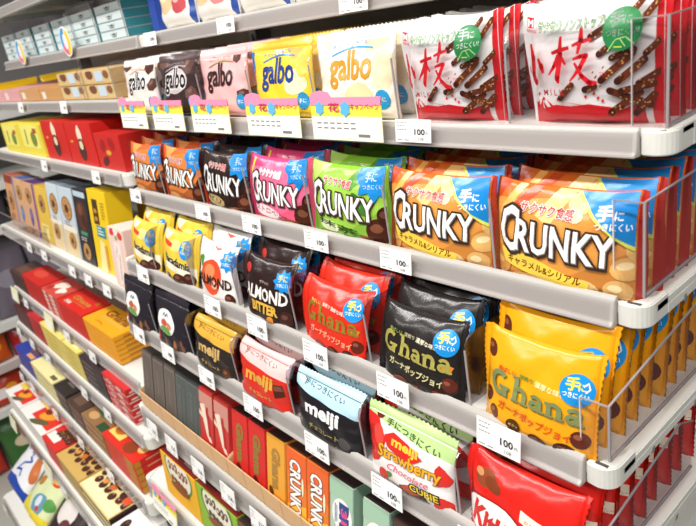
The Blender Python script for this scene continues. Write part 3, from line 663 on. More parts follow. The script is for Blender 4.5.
# near bay
price_card(-.412, .4175, -.1145, .044, .0205, 'white price card reading 100 below the left stick pouches')
for x, lb in ((-1.037, 'leftmost orange block-lettered pouches'), (-.806, 'dark brown block-lettered pouches'), (-.680, 'bright pink pouches'), (-.548, 'lime green pouches'), (-.424, 'caramel orange pouches beside green')):
    price_card(x, .3835, -.2325, .042, .0215, f'white price card reading 100 below the {lb}')
for x, lb in ((-.972, 'leftmost yellow nut pouches'), (-.746, 'white almond pouches'), (-.636, 'dark brown almond pouches'), (-.520, 'red serif pouches'), (-.400, 'black serif pouches'), (-.278, 'yellow serif pouches')):
    price_card(x, .3335, -.3425, .043, .026, f'white price card reading 100 below the {lb}')
for x, lb in ((-.993, 'leftmost black oval pouches'), (-.885, 'second black oval pouches'), (-.763, 'gold topped pouches'), (-.643, 'pink topped pouches'), (-.512, 'blue topped pouches'), (-.400, 'strawberry pouches'), (-.288, 'red wafer pouches')):
    price_card(x, .3045, -.4455, .043, .026, f'white price card reading 100 below the {lb}')
for x, lb in ((-.99, 'leftmost dark grey box'), (-.917, 'dark grey boxes, second from the left'), (-.825, 'patterned red boxes'), (-.735, 'plain red boxes'), (-.654, 'orange box'), (-.585, 'orange block-lettered boxes')):
    price_card(x, .2745, -.6195, .040, .031, f'white price card reading 114 below the {lb}', '114', 8)
for x, lb in ((-1.055, 'leftmost'), (-.812, 'second'), (-.547, 'third')):
    price_card(x, .490, .003, .046, .021, f'white price card, {lb} on the topmost near shelf rail')
# far bay
far = {'A': ((-1.716, 'tan cartons'), (-1.399, 'stacked picture cartons')), 'B': ((-1.544, 'drip-pattern red cartons'), (-1.223, 'heart-pattern red carton')),
       'C': ((-1.72, 'purple edged box'), (-1.595, 'mustard yellow box'), (-1.396, 'coffee biscuit boxes'), (-1.298, 'black tall box'), (-1.197, 'pink pouch')),
       'D': ((-1.87, 'leftmost red flat stack'), (-1.523, 'second red flat stack'), (-1.354, 'orange flat stack')),
       'E': ((-2.004, 'dark flat boxes'), (-1.843, 'red flat boxes'), (-1.701, 'pale yellow flat boxes'), (-1.428, 'black flat boxes'), (-1.285, 'strawberry boxes')),
       'F': ((-2.044, 'blue box'), (-1.861, 'cream box'), (-1.662, 'black box'), (-1.47, 'green box'), (-1.281, 'red nut boxes')),
       'G': ((-1.50, 'gold chocolate box'), (-1.31, 'cream gold chocolate box')), 'H': ((-1.99, 'white and blue bag'), (-1.80, 'yellow green bag'))}
for k, lst in far.items():
    yf, zt, h, _ = RL[k]
    for x, lb in lst:
        price_card(max(x, -1.98), yf-.0105, zt-h*.5, .040, .024, f'small white price card below the {lb} in the far bay', '100', 8)
# campaign cards
PC = MB()
def promo_card(x, yf, z, w, h, label, tilt=10, loc_z=None):
    r = empty('promotion_card', W3(x, yf, z), (math.radians(-tilt), 0, 0)); tag(r, label, 'promotion card', 'pink and yellow promotion cards')
    B = MB(); B.box(-w/2, w/2, -.0004, .0004, -h/2, -h*.02, mat('#f7f4d8', 'paper'))
    def quad(x0, z0, x1, z1, c, o=.0006): B.add([(x0, -o, z0), (x1, -o, z0), (x1, -o, z1), (x0, -o, z1)], [[0, 1, 2, 3]], mat(c, 'paper'))
    quad(-w*.47, -h*.45, w*.45, -h*.06, '#fbfaf2')
    for k in range(2):
        xx = -w*.42
        for q in range(6): quad(xx, -h*(.17+.1*k), xx+w*.07, -h*(.14+.1*k), '#8d8a84', .0008); xx += w*.1
    quad(w*.18, -h*.42, w*.34, -h*.36, '#7d7a76', .0008); link('price_strip', B.mesh('price_strip'), r)
    B = MB(); B.box(-w/2, w/2, -.0004, .0004, -h*.02, h*.30, mat('#f2e94e', 'paper'))
    B.prism([(-w/2, h*.2), (w/2, h*.2), (w/2, h*.36), (-w*.18, h*.36), (-w*.22, h*.46), (-w*.34, h*.5), (-w*.46, h*.46), (-w/2, h*.38)], 1, -.0009, .0003, mat('#ef8fb0', 'paper'))
    for px, pz, rr_ in ((-.36, .14, .1), (.02, .13, .11)):
        pts = [(px*w+w*.62*rr_*math.cos(t*PI/6)*(1.15 if t % 2 else .85), pz*h+w*.62*rr_*math.sin(t*PI/6)*(1.15 if t % 2 else .85)) for t in range(12)]
        B.add([(a, -.0012, b) for a, b in pts], [list(range(12))], mat('#5fb4e4', 'paper'))
    def txt(s, xx, zz, hh, ww, c, b=.02):
        for p in T('', s, xx, zz, hh, w=ww, bold=b)[1]: B.add([(q[0], -.0015, q[1]) for q in p], [list(range(len(p)))], mat(c, 'paper'))
    txt('花', -w*.22, h*.08, h*.17, w*.16, '#e0407a', .03); txt('キャンペーン', w*.1, h*.11, h*.12, w*.38, '#e0407a')
    link('campaign_header', B.mesh('campaign_header'), r)
for x, lb in ((-1.03, 'white brown-chocolate'), (-.905, 'dark brown'), (-.779, 'soft pink'), (-.633, 'yellow'), (-.503, 'cream gold-lettered')):
    promo_card(x, .4165, -.101, .108 if x > -.7 else .1, .050, f'pink and yellow card hung below the {lb} pouches', 6)
promo_card(-.955, .2425, -.745, .095, .05, 'pink and yellow card hung below the yellow biscuit box', 12)
for x, k, lb in ((-1.975, 'D', 'dark flat stack'), (-1.655, 'D', 'red and white flat stack'), (-1.96, 'G', 'left white and red boxes'), (-1.62, 'G', 'red chocolate box')):
    yf, zt, h, _ = RL[k]
    B = MB(); B.box(-.035, .035, -.0005, .0005, -.02, .02, mat('#f3efc4', 'paper')); B.add([(-.028, -.0008, -.015), (.028, -.0008, -.015), (.028, -.0008, .004), (-.028, -.0008, .004)], [[0, 1, 2, 3]], mat('#f8f7ec', 'paper'))
    tag(link('promotion_card', B.mesh('promotion_card'), None, W3(x, yf-.0115, zt-h*.4), (math.radians(-10), 0, 0)), f'pale yellow card on the rail below the {lb}', 'promotion card', 'pale yellow rail cards')
for x, lb in ((-1.80, 'left'), (-1.455, 'right')):
    r = empty('round_sale_sign', W3(x, .491, -.002)); tag(r, f'round multicoloured sign on a clear stem, {lb} one before the cup boxes', 'sign', 'round signs on the cup shelf')
    B = MB(); B.prism([(.03*math.cos(t*PI/12), .03*math.sin(t*PI/12)+.03) for t in range(24)], 1, -.001, 0, mat('#f3f0ea', 'paper'))
    for c, a0, a1 in (('#3f9bd8', 80, 200), ('#f2d22c', 280, 430), ('#e06a8a', 200, 280)):
        pts = [(0, .03)]+[(.027*math.cos(math.radians(a0+(a1-a0)*i/8)), .03+.027*math.sin(math.radians(a0+(a1-a0)*i/8))) for i in range(9)]
        B.add([(p, -.0012, q) for p, q in pts], [list(range(10))], mat(c, 'paper'))
    B.add([(.012*math.cos(t*PI/8), -.0014, .03+.016*math.sin(t*PI/8)) for t in range(16)], [list(range(16))], mat('#e9e6f2', 'paper'))
    link('round_face', B.mesh('round_face'), r)
    B = MB(); B.box(-.006, .006, -.0004, .0004, -.015, .004, ACRYL); link('clear_stem', B.mesh('clear_stem'), r)

# ------------------------------------------------------------------ cartons
_bx = {}
def carton(name, label, x0, x1, y, z, h, d, base, front=(), top=(), right=(), lean=0, group=None, cat='box', side=None, topc=None, kind='card', key=None, yaw=0):
    w = x1-x0; g = .0008
    k = (key, round(w, 4), round(h, 4), round(d, 4)) if key else None
    if k and k in _bx: me = _bx[k]
    else:
        B = MB(); w2 = w-g
        B.box(-w2/2, w2/2, 0, d, 0, h, mat(base, kind), .0009)
        # tuck-flap seams: fine lips on the top and side
        B.box(-w2/2+.001, w2/2-.001, d-.0012, d+.0003, h*.96, h+.0003, mat(base, kind))
        def face(prints, fn):
            for li, (c, polys) in enumerate(prints):
                for p in polys:
                    B.add([fn(q, .0003+.00008*li) for q in p], [list(range(len(p)))], mat(c, kind))
        s = w2/100
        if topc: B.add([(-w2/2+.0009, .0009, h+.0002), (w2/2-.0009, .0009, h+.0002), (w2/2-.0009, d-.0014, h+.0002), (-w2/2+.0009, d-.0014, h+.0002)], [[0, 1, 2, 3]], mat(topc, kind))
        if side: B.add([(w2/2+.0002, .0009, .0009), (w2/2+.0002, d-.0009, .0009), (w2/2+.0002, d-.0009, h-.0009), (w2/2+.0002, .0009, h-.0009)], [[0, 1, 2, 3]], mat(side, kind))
        def cl(prints, ym):
            out = []
            for c, polys in prints:
                qs = []
                for p in polys:
                    q = clip_axis(list(p), 0, 1, 99)
                    q = clip_axis(q, 1, .8, ym-.8) if q else q
                    if q: qs.append(q)
                out.append((c, qs))
            return out
        face(cl(front, h/s), lambda q, o: (-w2/2+q[0]*s, -o, q[1]*s))
        face(cl(top, d/s), lambda q, o: (-w2/2+q[0]*s, q[1]*s, h+o))
        sd = d/100
        face(cl(right, h/sd), lambda q, o: (w2/2+o, q[0]*sd, q[1]*sd))
        me = B.mesh(name)
        if k: _bx[k] = me
    o = link(name, me, None, W3((x0+x1)/2, y, z), (math.radians(-lean), 0, math.radians(yaw)))
    tag(o, label, cat, group); return o
def pos_words(i, n):
    if i == n-1: return 'topmost'
    return ['bottom', 'second from bottom', 'third from bottom', 'fourth from bottom', 'fifth from bottom', 'sixth from bottom'][i]
def stack(name, desc, x0, x1, y, z, top, d, n, base, topp, frontp=(), rightp=(), group=None, key=None, topc=None, side=None, yaw=0):
    h = (top-z)/n
    for i in range(n):
        last = i == n-1
        carton(name, f'{desc}, {pos_words(i, n)} of its stack', x0, x1, y, z+i*h+.0002, h-.0003, d, base, frontp, topp if last else (), rightp, 0, group, 'flat box', side, topc, 'card', (key+('t' if last else 'b')) if key else None, yaw)

# shelf E : upright slim boxes standing in cardboard trays, leaning back
EZ, EY, EH, ED = -.5995, .2938, .1065, .105
def vtext(c, s_, x, y, h, w, b=.04, out=None):       # lettering turned to run down the face
    o = []
    for col, bb in (((out, b+.05),) if out else ())+((c, b),):
        q = T(col, s_, 0, 0, w, w=h, bold=bb)
        o.append((q[0], [[(x+p[1], y-p[0]) for p in poly][::1] for poly in q[1]]))
    return o
def vt(c, s_, x, y, h, w, b=.04, out=None): return [(cc, [p for p in polys]) for cc, polys in vtext(c, s_, x, y, h, w, b, out)]
dark1 = [R('#7c726a', 5, 5, 95, 246), R('#665c55', 12, 12, 88, 238)]+[ST('#837870', [(40, 200), (44, 90)], 6), ST('#7a6f66', [(60, 190), (62, 110)], 4)]
dark2 = [R('#6a6e6b', 5, 5, 95, 246), R('#545856', 10, 10, 90, 240)]+[ST('#8a8f88', [(24+9*(i % 2), 205-14*i), (40-9*(i % 2), 197-14*i)], 3) for i in range(12)]+[ST('#777c76', [(66, 205-11*i), (80, 200-11*i)], 2.4) for i in range(14)]
redp = [P('#c98a7c', (0, 244), (100, 244), (100, 150), (0, 200)), P('#e8d8c4', (6, 190), (40, 200), (70, 90), (90, 60), (70, 60), (50, 80)), P('#b32a26', (50, 190), (66, 194), (80, 80), (66, 80)), P('#e9d4b8', (0, 170), (30, 150), (26, 140), (0, 150)), P('#c2584e', (0, 60), (60, 40), (100, 50), (100, 20), (0, 20))]
redg = [R('#b32020', 0, 0, 100, 14)]+vt('#8f7436', 'Ghana', 32, 215, 140, 40, .06)+[EL('#4a1e14', 40, 50, 14, 18, 20), EL('#d89a3a', 66, 36, 12, 10, 0), EL('#5a2a1a', 24, 26, 10, 8, 0)]
orag = [R('#d08a2a', 0, 0, 100, 10)]+vt('#a77f3c', 'Ghana', 32, 215, 140, 40, .06)+[EL('#5a3018', 24, 60, 12, 16, 20), EL('#6a3a20', 76, 30, 12, 14, 0), EL('#8a5a30', 40, 22, 14, 12, 0)]
crk = [P('#f0b53a', (0, 0), (100, 0), (100, 90), (0, 60)), P('#e2622c', (0, 250), (100, 250), (100, 150), (0, 180))]+vt('#f4f1ec', 'CRUNKY', 20, 222, 190, 50, .035, '#6a3a26')+[EL('#5a2c18', 70, 22, 14, 12, 0), EL('#f6e4c0', 82, 150, 5, 30, 0)]
mint = [P('#9fc0a6', (0, 250), (100, 250), (100, 180), (0, 200)), EL('#f1ece8', 54, 150, 42, 52, 0, 24), EL('#c6a07c', 16, 40, 16, 22, 0), EL('#4a6a58', 74, 40, 20, 24, 0), EL('#3a2a26', 60, 70, 10, 8, 0)]
mint += vt('#2f4a86', 'BR', 46, 186, 72, 34, .07)+vt('#d84a84', '31', 52, 170, 40, 22, .06)+[ST('#6a7aa0', [(26, 180), (26, 120)], 3), ST('#6a7aa0', [(33, 176), (33, 124)], 2.4)]
drk = [EL('#7a5038', 50, 120, 40, 30, 0), EL('#c8a06a', 50, 160, 30, 10, 0), R('#4a302a', 10, 30, 90, 70)]
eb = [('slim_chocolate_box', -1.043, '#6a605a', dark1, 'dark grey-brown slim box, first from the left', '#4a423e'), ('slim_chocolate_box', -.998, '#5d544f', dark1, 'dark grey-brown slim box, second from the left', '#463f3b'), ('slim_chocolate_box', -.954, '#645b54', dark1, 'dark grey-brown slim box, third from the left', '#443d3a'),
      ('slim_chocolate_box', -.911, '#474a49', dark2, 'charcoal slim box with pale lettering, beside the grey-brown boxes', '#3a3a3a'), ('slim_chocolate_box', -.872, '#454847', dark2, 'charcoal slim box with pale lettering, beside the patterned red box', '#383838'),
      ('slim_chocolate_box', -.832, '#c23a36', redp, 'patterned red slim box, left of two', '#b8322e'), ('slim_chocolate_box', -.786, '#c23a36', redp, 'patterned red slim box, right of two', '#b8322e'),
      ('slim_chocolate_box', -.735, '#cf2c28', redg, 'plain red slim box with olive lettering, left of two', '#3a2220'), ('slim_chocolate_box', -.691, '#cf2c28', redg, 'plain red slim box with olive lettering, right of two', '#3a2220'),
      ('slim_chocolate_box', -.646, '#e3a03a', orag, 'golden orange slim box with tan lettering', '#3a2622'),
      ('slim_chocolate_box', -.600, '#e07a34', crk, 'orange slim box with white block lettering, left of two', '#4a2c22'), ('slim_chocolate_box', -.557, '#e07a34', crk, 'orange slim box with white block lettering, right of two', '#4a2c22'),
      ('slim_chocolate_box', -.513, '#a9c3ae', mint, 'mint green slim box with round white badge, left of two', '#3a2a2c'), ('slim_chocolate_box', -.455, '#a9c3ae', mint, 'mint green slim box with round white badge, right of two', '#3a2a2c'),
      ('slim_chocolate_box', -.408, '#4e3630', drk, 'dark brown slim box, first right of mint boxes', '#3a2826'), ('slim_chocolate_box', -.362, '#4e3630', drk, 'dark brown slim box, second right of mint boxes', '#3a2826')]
for n, x, base, fr, lb, tp in eb:
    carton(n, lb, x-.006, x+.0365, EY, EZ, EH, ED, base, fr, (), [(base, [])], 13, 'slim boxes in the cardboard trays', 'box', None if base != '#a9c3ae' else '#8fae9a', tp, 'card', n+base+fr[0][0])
def tray(x0, x1, label, cells):
    r = empty('cardboard_tray', W3((x0+x1)/2, .291, EZ-.0015)); tag(r, label, 'cardboard tray', 'cardboard trays on the box shelf')
    w = x1-x0; m = mat('#dcb284', 'paper'); m2 = mat('#b98a5c', 'paper')
    B = MB(); B.box(-w/2, w/2, 0, .0015, 0, .031, m)
    for i in range(1, cells): B.box(-w/2+w*i/cells-.0004, -w/2+w*i/cells+.0004, -.0002, .0012, .001, .0315, m2)
    o = link('front_panel', B.mesh('front_panel'), r)
    B = MB(); B.box(-w/2, w/2, .0016, .14, 0, .0011, m); link('tray_floor', B.mesh('tray_floor'), r)
    for s in (-1, 1):
        B = MB(); B.prism([(.0016, .0012), (.0016, .029), (.06, .05), (.14, .06), (.14, .0012)], 0, s*w/2-(.0012 if s > 0 else 0), s*w/2+(.0012 if s < 0 else 0), m); link('side_panel', B.mesh('side_panel'), r)
tray(-1.053, -.747, 'brown cardboard tray under the dark and patterned boxes', 7)
tray(-.745, -.474, 'brown cardboard tray under the red and orange slim boxes', 6)
tray(-.472, -.216, 'brown cardboard tray under the right mint box', 5)

# shelf F : biscuit boxes with printed tops
oval = lambda a, b: [EL(a, 50, 52, 38, 30, -8, 26), EL('#f2ecd8', 50, 52, 34, 26, -8, 26)]+[EL(b, 26+i*9.5, 55+(i % 3)*2-i, 4.4, 8-(i % 2)*2, -8, 12) for i in range(6)]+[EL('#f2ecd8', 26+i*9.5, 56+(i % 3)*2-i, 1.7, 3.2, -8, 8) for i in range(6)]+[EL(b, 32+i*9, 39-i, 3.8, 4.5, 0, 10) for i in range(5)]+[EL('#8a4a22', 50, 28, 26, 7, 0)]
topF = [R('#3a2420', 8, 8, 40, 30), R('#9a9694', 56, 8, 92, 34), ST('#d8c8b8', [(10, 40), (50, 40)], 3), R('#5a1c1a', 10, 44, 90, 52), R('#c9c0b8', 14, 14, 34, 18)]
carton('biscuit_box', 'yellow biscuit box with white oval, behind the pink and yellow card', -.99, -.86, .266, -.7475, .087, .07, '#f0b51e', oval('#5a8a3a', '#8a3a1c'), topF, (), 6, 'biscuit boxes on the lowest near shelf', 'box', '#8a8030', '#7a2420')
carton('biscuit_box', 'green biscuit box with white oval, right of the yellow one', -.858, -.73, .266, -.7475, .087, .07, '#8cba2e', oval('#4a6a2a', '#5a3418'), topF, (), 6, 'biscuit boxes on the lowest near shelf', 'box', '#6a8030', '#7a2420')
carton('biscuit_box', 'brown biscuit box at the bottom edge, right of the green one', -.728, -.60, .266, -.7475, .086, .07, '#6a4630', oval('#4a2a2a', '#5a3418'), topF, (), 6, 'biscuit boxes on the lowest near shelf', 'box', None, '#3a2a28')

# top shelf of the near bay: berry bags (only their feet are in view)
for i in range(6):
    x0 = -1.066+i*.122
    key = 'berry%d' % (i % 2)
    if key not in DES:
        D(key, 'x', .112, .13, .03, 'top', '#efe9e2', '#e8e2da', [EL('#e4c79a', 34, 34, 22, 16, 10, 14, .1), EL('#f0dcb4', 28, 42, 12, 8, 0), EL('#c8555a' if i % 2 == 0 else '#d88a8a', 72, 30, 17, 15, 0, 12, .12), EL('#e9b0a8', 68, 36, 8, 6, 0), P('#2f4f9a', (93, 0), (100, 0), (100, 110), (97, 110)), P('#2f4f9a', (0, 0), (3, 0), (3, 60), (0, 60))],
          [EL('#8a2f3c', 50, 80, 26, 8, 0)], (), None, 20+i)
        make_pouch(key)
    r = empty('berry_snack_bag', W3(x0+.058, .53, .0135), (math.radians(-4), 0, 0))
    for pn, me in MASTER[key]: link(pn, me, r)
    tag(r, f"white bag with berry and biscuit picture, {['leftmost', 'second from left', 'third from left', 'fourth from left', 'fifth from left', 'sixth from left'][i]} on the topmost near shelf", 'snack bag', 'berry bags on the topmost near shelf')
carton('snack_box', 'deep blue box between the cup boxes and berry bags', -1.098, -1.072, .52, .0135, .16, .1, '#2c4aa0', [ST('#7a92d0', [(20, 200), (70, 320)], 10)], (), (), 3, None)

# far bay -----------------------------------------------------------
# cup boxes, six columns of four
cupf = [EL('#5d6c70', 50, 7, 12, 2.6, 0, 14), EL('#dfe9ea', 50, 7.7, 9, 1.8, 0, 14), R('#a9c3c8', 8, 1.2, 92, 2.2)]
arcs = [ST('#55666c', [(38, 9), (44, 4), (56, 4), (62, 9)], 1.3), EL('#6a6460', 50, 7.2, 6.5, 1.6, 0, 12), R('#9bb8be', 4, 1.0, 96, 1.8)]
xs = (-2.025, -1.885, -1.735, -1.59, -1.46, -1.32)
for ci, x in enumerate(xs):
    for t in range(4):
        carton('cup_dessert_box', f"pale grey-blue cup box, {pos_words(t, 4)}, {['first', 'second', 'third', 'fourth', 'fifth', 'sixth'][ci]} column from the left", x, x+.128, .515, .0136+t*.0158, .0155, .13, '#d3dfe0', arcs, (), [R('#3f9aa4', 0, 0, 100, 12)], 0, 'pale cup boxes on the top far shelf', 'box', '#4fa3ac', None, 'card', 'cup')
for ci in range(6):
    divider(xs[ci]+.134, .51, .0132, .085, .13, f"clear divider right of the {['first', 'second', 'third', 'fourth', 'fifth', 'sixth'][ci]} cup box column")
# pink, tan and picture cartons
picf = [EL('#7a4a34', 26, 13, 13, 6, 0), R('#c9d8e4', 46, 4, 72, 17), EL('#8a5a3c', 84, 12, 9, 5, 0), R('#d8b070', 4, 1, 96, 3)]
for x0, x1, c, f, lb in ((-2.03, -1.935, '#e3a8a8', [R('#f1d8d4', 20, 4, 46, 18)], 'pink low carton, leftmost'), (-1.93, -1.768, '#e0a3a4', [R('#f1dcd8', 14, 3, 34, 14)], 'pink low carton beside tan ones'), (-1.764, -1.604, '#cf9a62', [R('#efe3d2', 10, 3, 28, 13)], 'tan low carton, left of two'), (-1.60, -1.45, '#cc965c', [R('#efe3d2', 10, 3, 28, 13)], 'tan low carton, right of two')):
    carton('low_carton', lb+' on the far bay', x0, x1, .447, -.0842, .027, .2, c, f, (), (), 0, 'low cartons on the far bay', 'box')
for ci, (x0, x1) in enumerate(((-1.447, -1.30), (-1.297, -1.155))):
    for t in range(2):
        carton('picture_carton', f"tan carton with biscuit picture, {['lower', 'upper'][t]} of the {['left', 'right'][ci]} pair", x0, x1, .447, -.0842+t*.0265, .026, .09, '#d9bb84', picf, (), (), 0, 'stacked picture cartons', 'box', '#c9a870', None, 'card', 'pic%d' % ci)
for x, lb in ((-1.298, 'between the picture cartons'), (-1.138, 'right of the picture cartons')): divider(x, .44, -.0842, .068, .1, 'clear divider '+lb)
# yellow and red upright cartons
yf_ = [R('#f6ec7a', 10, 10, 90, 44), R('#cf4a3a', 30, 46, 60, 50), ST('#3a3420', [(30, 14), (34, 34)], 4), EL('#7a8a3a', 66, 22, 12, 10, 0), R('#b8463a', 68, 30, 84, 36)]
rd_ = [EL('#f0dcc0', 52, 40, 9, 10, 0), ST('#f4e6c8', [(52, 52), (52, 42)], 6), EL('#4a2a24', 52, 20, 13, 15, 0), EL('#e9d4b0', 52, 26, 7, 6, 0), ST('#f0a03a', [(14, 30), (24, 30)], 3)]
rh_ = [EL('#a81c1c', 30, 36, 12, 9, 30), EL('#a81c1c', 66, 40, 12, 9, -30), EL('#5a2a20', 30, 12, 13, 7, 20), EL('#d8a83a', 50, 26, 10, 4, 0)]
for x0, x1, h, c, f, lb in ((-1.93, -1.772, .072, '#ecd94a', yf_, 'yellow upright carton, left of two'), (-1.766, -1.585, .074, '#ecd94a', yf_, 'yellow upright carton, right of two'), (-1.566, -1.405, .084, '#cf2620', rd_, 'red carton with chocolate drip, left of two'), (-1.402, -1.250, .084, '#cf2620', rd_, 'red carton with chocolate drip, right of two'), (-1.244, -1.122, .066, '#c92a26', rh_, 'shorter red carton beside the orange pouches')):
    carton('upright_carton', lb+', far bay', x0, x1, .412, -.2063, h, .11, c, f, (), (), 3, 'upright cartons on the far bay', 'box')
for x, y, h, lb in ((-1.252, .47, .10, 'behind the shorter one'), (-1.186, .53, .10, 'farther back of two')):
    carton('upright_carton', 'dark red carton '+lb, x, x+.13, y+.06, -.2063, .08, .04, '#a82624', (), (), (), 0, None)
# tall biscuit boxes
def biscuit(x, y, rx, ry, rot=0):
    return [EL('#8a5a30', x, y, rx, ry, rot, 20), EL('#c2935a', x, y, rx*.86, ry*.88, rot, 20)]+[EL('#a3723c', x+rx*.55*math.cos(a), y+ry*.6*math.sin(a), rx*.13, ry*.12, 0, 8) for a in (0, .9, 1.8, 2.7, 3.6, 4.5, 5.4)]+[EL('#5a2e1a', x, y, rx*.34, ry*.36, rot, 14)]
def fineprint(c, x, y, n, w, st=6):
    rr = random.Random(int(x*31+y)); return [R(c, x, y-i*st, x+w*rr.uniform(.55, 1), y-i*st+st*.4) for i in range(n)]
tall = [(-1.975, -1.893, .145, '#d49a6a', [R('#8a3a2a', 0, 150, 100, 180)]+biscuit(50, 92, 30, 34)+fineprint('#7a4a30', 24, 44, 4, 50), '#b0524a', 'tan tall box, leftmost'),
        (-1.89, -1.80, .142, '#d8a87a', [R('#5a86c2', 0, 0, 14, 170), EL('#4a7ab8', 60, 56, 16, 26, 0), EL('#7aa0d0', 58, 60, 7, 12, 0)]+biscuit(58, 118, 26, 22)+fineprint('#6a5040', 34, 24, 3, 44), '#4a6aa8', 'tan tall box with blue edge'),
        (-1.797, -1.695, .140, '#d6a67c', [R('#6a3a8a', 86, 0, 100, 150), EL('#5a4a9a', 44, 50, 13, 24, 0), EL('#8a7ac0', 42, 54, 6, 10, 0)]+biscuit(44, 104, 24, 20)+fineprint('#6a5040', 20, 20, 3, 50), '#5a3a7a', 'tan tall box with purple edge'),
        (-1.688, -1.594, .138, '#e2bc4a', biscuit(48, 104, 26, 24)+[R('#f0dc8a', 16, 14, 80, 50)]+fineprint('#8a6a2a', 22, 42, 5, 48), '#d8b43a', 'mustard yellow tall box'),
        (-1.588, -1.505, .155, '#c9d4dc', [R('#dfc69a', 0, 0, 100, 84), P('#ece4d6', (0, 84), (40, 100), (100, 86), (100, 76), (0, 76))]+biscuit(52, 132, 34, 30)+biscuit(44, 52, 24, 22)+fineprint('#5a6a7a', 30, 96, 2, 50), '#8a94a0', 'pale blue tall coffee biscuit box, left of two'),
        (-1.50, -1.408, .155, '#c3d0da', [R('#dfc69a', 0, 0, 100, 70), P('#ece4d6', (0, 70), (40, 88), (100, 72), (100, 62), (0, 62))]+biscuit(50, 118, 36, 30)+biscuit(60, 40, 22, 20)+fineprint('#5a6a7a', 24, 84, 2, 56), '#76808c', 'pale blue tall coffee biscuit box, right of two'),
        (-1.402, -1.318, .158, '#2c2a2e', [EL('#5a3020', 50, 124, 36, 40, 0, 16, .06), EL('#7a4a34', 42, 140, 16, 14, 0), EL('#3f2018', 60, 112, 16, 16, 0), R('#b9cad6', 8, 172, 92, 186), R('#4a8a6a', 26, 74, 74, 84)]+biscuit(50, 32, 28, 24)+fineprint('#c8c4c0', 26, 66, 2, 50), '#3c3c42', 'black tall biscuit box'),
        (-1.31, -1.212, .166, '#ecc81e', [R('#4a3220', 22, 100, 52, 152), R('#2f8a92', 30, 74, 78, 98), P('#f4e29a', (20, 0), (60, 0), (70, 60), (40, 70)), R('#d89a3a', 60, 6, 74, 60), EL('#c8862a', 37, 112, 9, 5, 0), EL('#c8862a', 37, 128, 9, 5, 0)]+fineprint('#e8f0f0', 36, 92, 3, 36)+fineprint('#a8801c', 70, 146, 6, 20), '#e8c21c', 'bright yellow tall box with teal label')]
for x0, x1, h, c, f, tp, lb in tall:
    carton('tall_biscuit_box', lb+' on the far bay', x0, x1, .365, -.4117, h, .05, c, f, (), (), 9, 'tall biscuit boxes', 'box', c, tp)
for i, x in enumerate((-1.297, -1.236, -1.175)):
    carton('tall_biscuit_box', f"bright yellow tall box standing behind, {['left', 'middle', 'right'][i]} of three", x, x+.058, .462+i*.004, -.4117, .148, .05, '#e6bf1c', [R('#d8ae18', 4, 4, 96, 20)], (), (), 8, 'tall biscuit boxes', 'box', None, '#e8c84a')
carton('pink_snack_box', 'pale pink box with strawberry print beside the nut pouches', -1.172, -1.098, .350, -.4117, .114, .05, '#efcfc4', [EL('#d8452e', 30, 146, 16, 10, 20), EL('#f0e4dc', 54, 150, 14, 12, 0), EL('#d8452e', 78, 140, 14, 10, 0), EL('#8aa85a', 52, 132, 8, 6, 0), R('#f5e3d8', 30, 8, 74, 120), ST('#b8a49a', [(40, 80), (40, 96), (46, 96), (46, 112)], 3), ST('#c09a8a', [(44, 20), (60, 90)], 4)], (), (), 7, None, 'box', None, '#f1ddd4')
r = empty('clear_front_guard', W3(-1.80, .352, -.4115)); tag(r, 'clear plastic guard before the leftmost tall boxes', 'shelf guard')
B = MB(); B.box(-.22, .22, 0, .001, 0, .035, ACRYL); link('panel', B.mesh('panel'), r)
B = MB(); B.box(-.22, .22, -.0004, .0014, .035, .0365, ACRYL_EDGE); link('bright_edge', B.mesh('bright_edge'), r)

# stacks of flat boxes
gold_t = lambda c, w: [T(c, w, 14, 17, 9, w=66, bold=.03), ST(c, [(14, 13), (80, 13)], 1)]
stack('flat_chocolate_box', 'dark brown flat box', -2.03, -1.888, .322, -.5957, -.545, .075, 4, '#4a3430', [R('#6a4a40', 10, 8, 60, 30)], (), (), 'flat box stacks on the far bay', 'fd')
stack('flat_chocolate_box', 'red flat box, leftmost red pile', -1.878, -1.705, .322, -.5957, -.527, .07, 6, '#c8261f', [EL('#d84a3a', 40, 20, 26, 9, 0)], [R('#a81c18', 0, 0, 100, 1.2)], (), 'flat box stacks on the far bay', 'fr')
stack('flat_chocolate_box', 'red and white patterned flat box', -1.70, -1.572, .322, -.5957, -.528, .07, 6, '#cf4a40', [EL('#f0e2d2', 40, 30, 26, 12, 20, 12, .2), EL('#f2e8da', 70, 20, 16, 10, 0, 12, .2), EL('#b03028', 20, 14, 12, 8, 0)], [R('#f0dcd0', 10, 1, 30, 7), R('#f0dcd0', 50, 1, 74, 7)], (), 'flat box stacks on the far bay', 'fw')
stack('flat_chocolate_box', 'red flat box with gold script', -1.567, -1.402, .322, -.5957, -.530, .07, 6, '#d3241d', gold_t('#c8843a', 'Ghana')+[T('#f4d8cc', 'Milk', 14, 5, 6, w=22, bold=.03), EL('#b8701c', 84, 30, 5, 4, 0)], [R('#a81c18', 0, 0, 100, 1.2)], [R('#e8b08a', 0, 0, 100, 1)], 'flat box stacks on the far bay', 'fg')
stack('flat_chocolate_box', 'orange flat box with brown script', -1.397, -1.222, .322, -.5957, -.531, .07, 6, '#eda51e', [T('#7a4a1c', 'Ghana', 20, 22, 12, w=66, bold=.03), P('#cbb04a', (24, 16), (92, 16), (92, 19), (24, 19)), ST('#d8841c', [(26, 8), (38, 9), (50, 7)], 2.4)], [R('#c8841a', 0, 0, 100, 1.2)], [R('#b8781c', 30, 3, 80, 8), R('#c88a20', 0, 0, 100, 2)], 'flat box stacks on the far bay', 'fo')
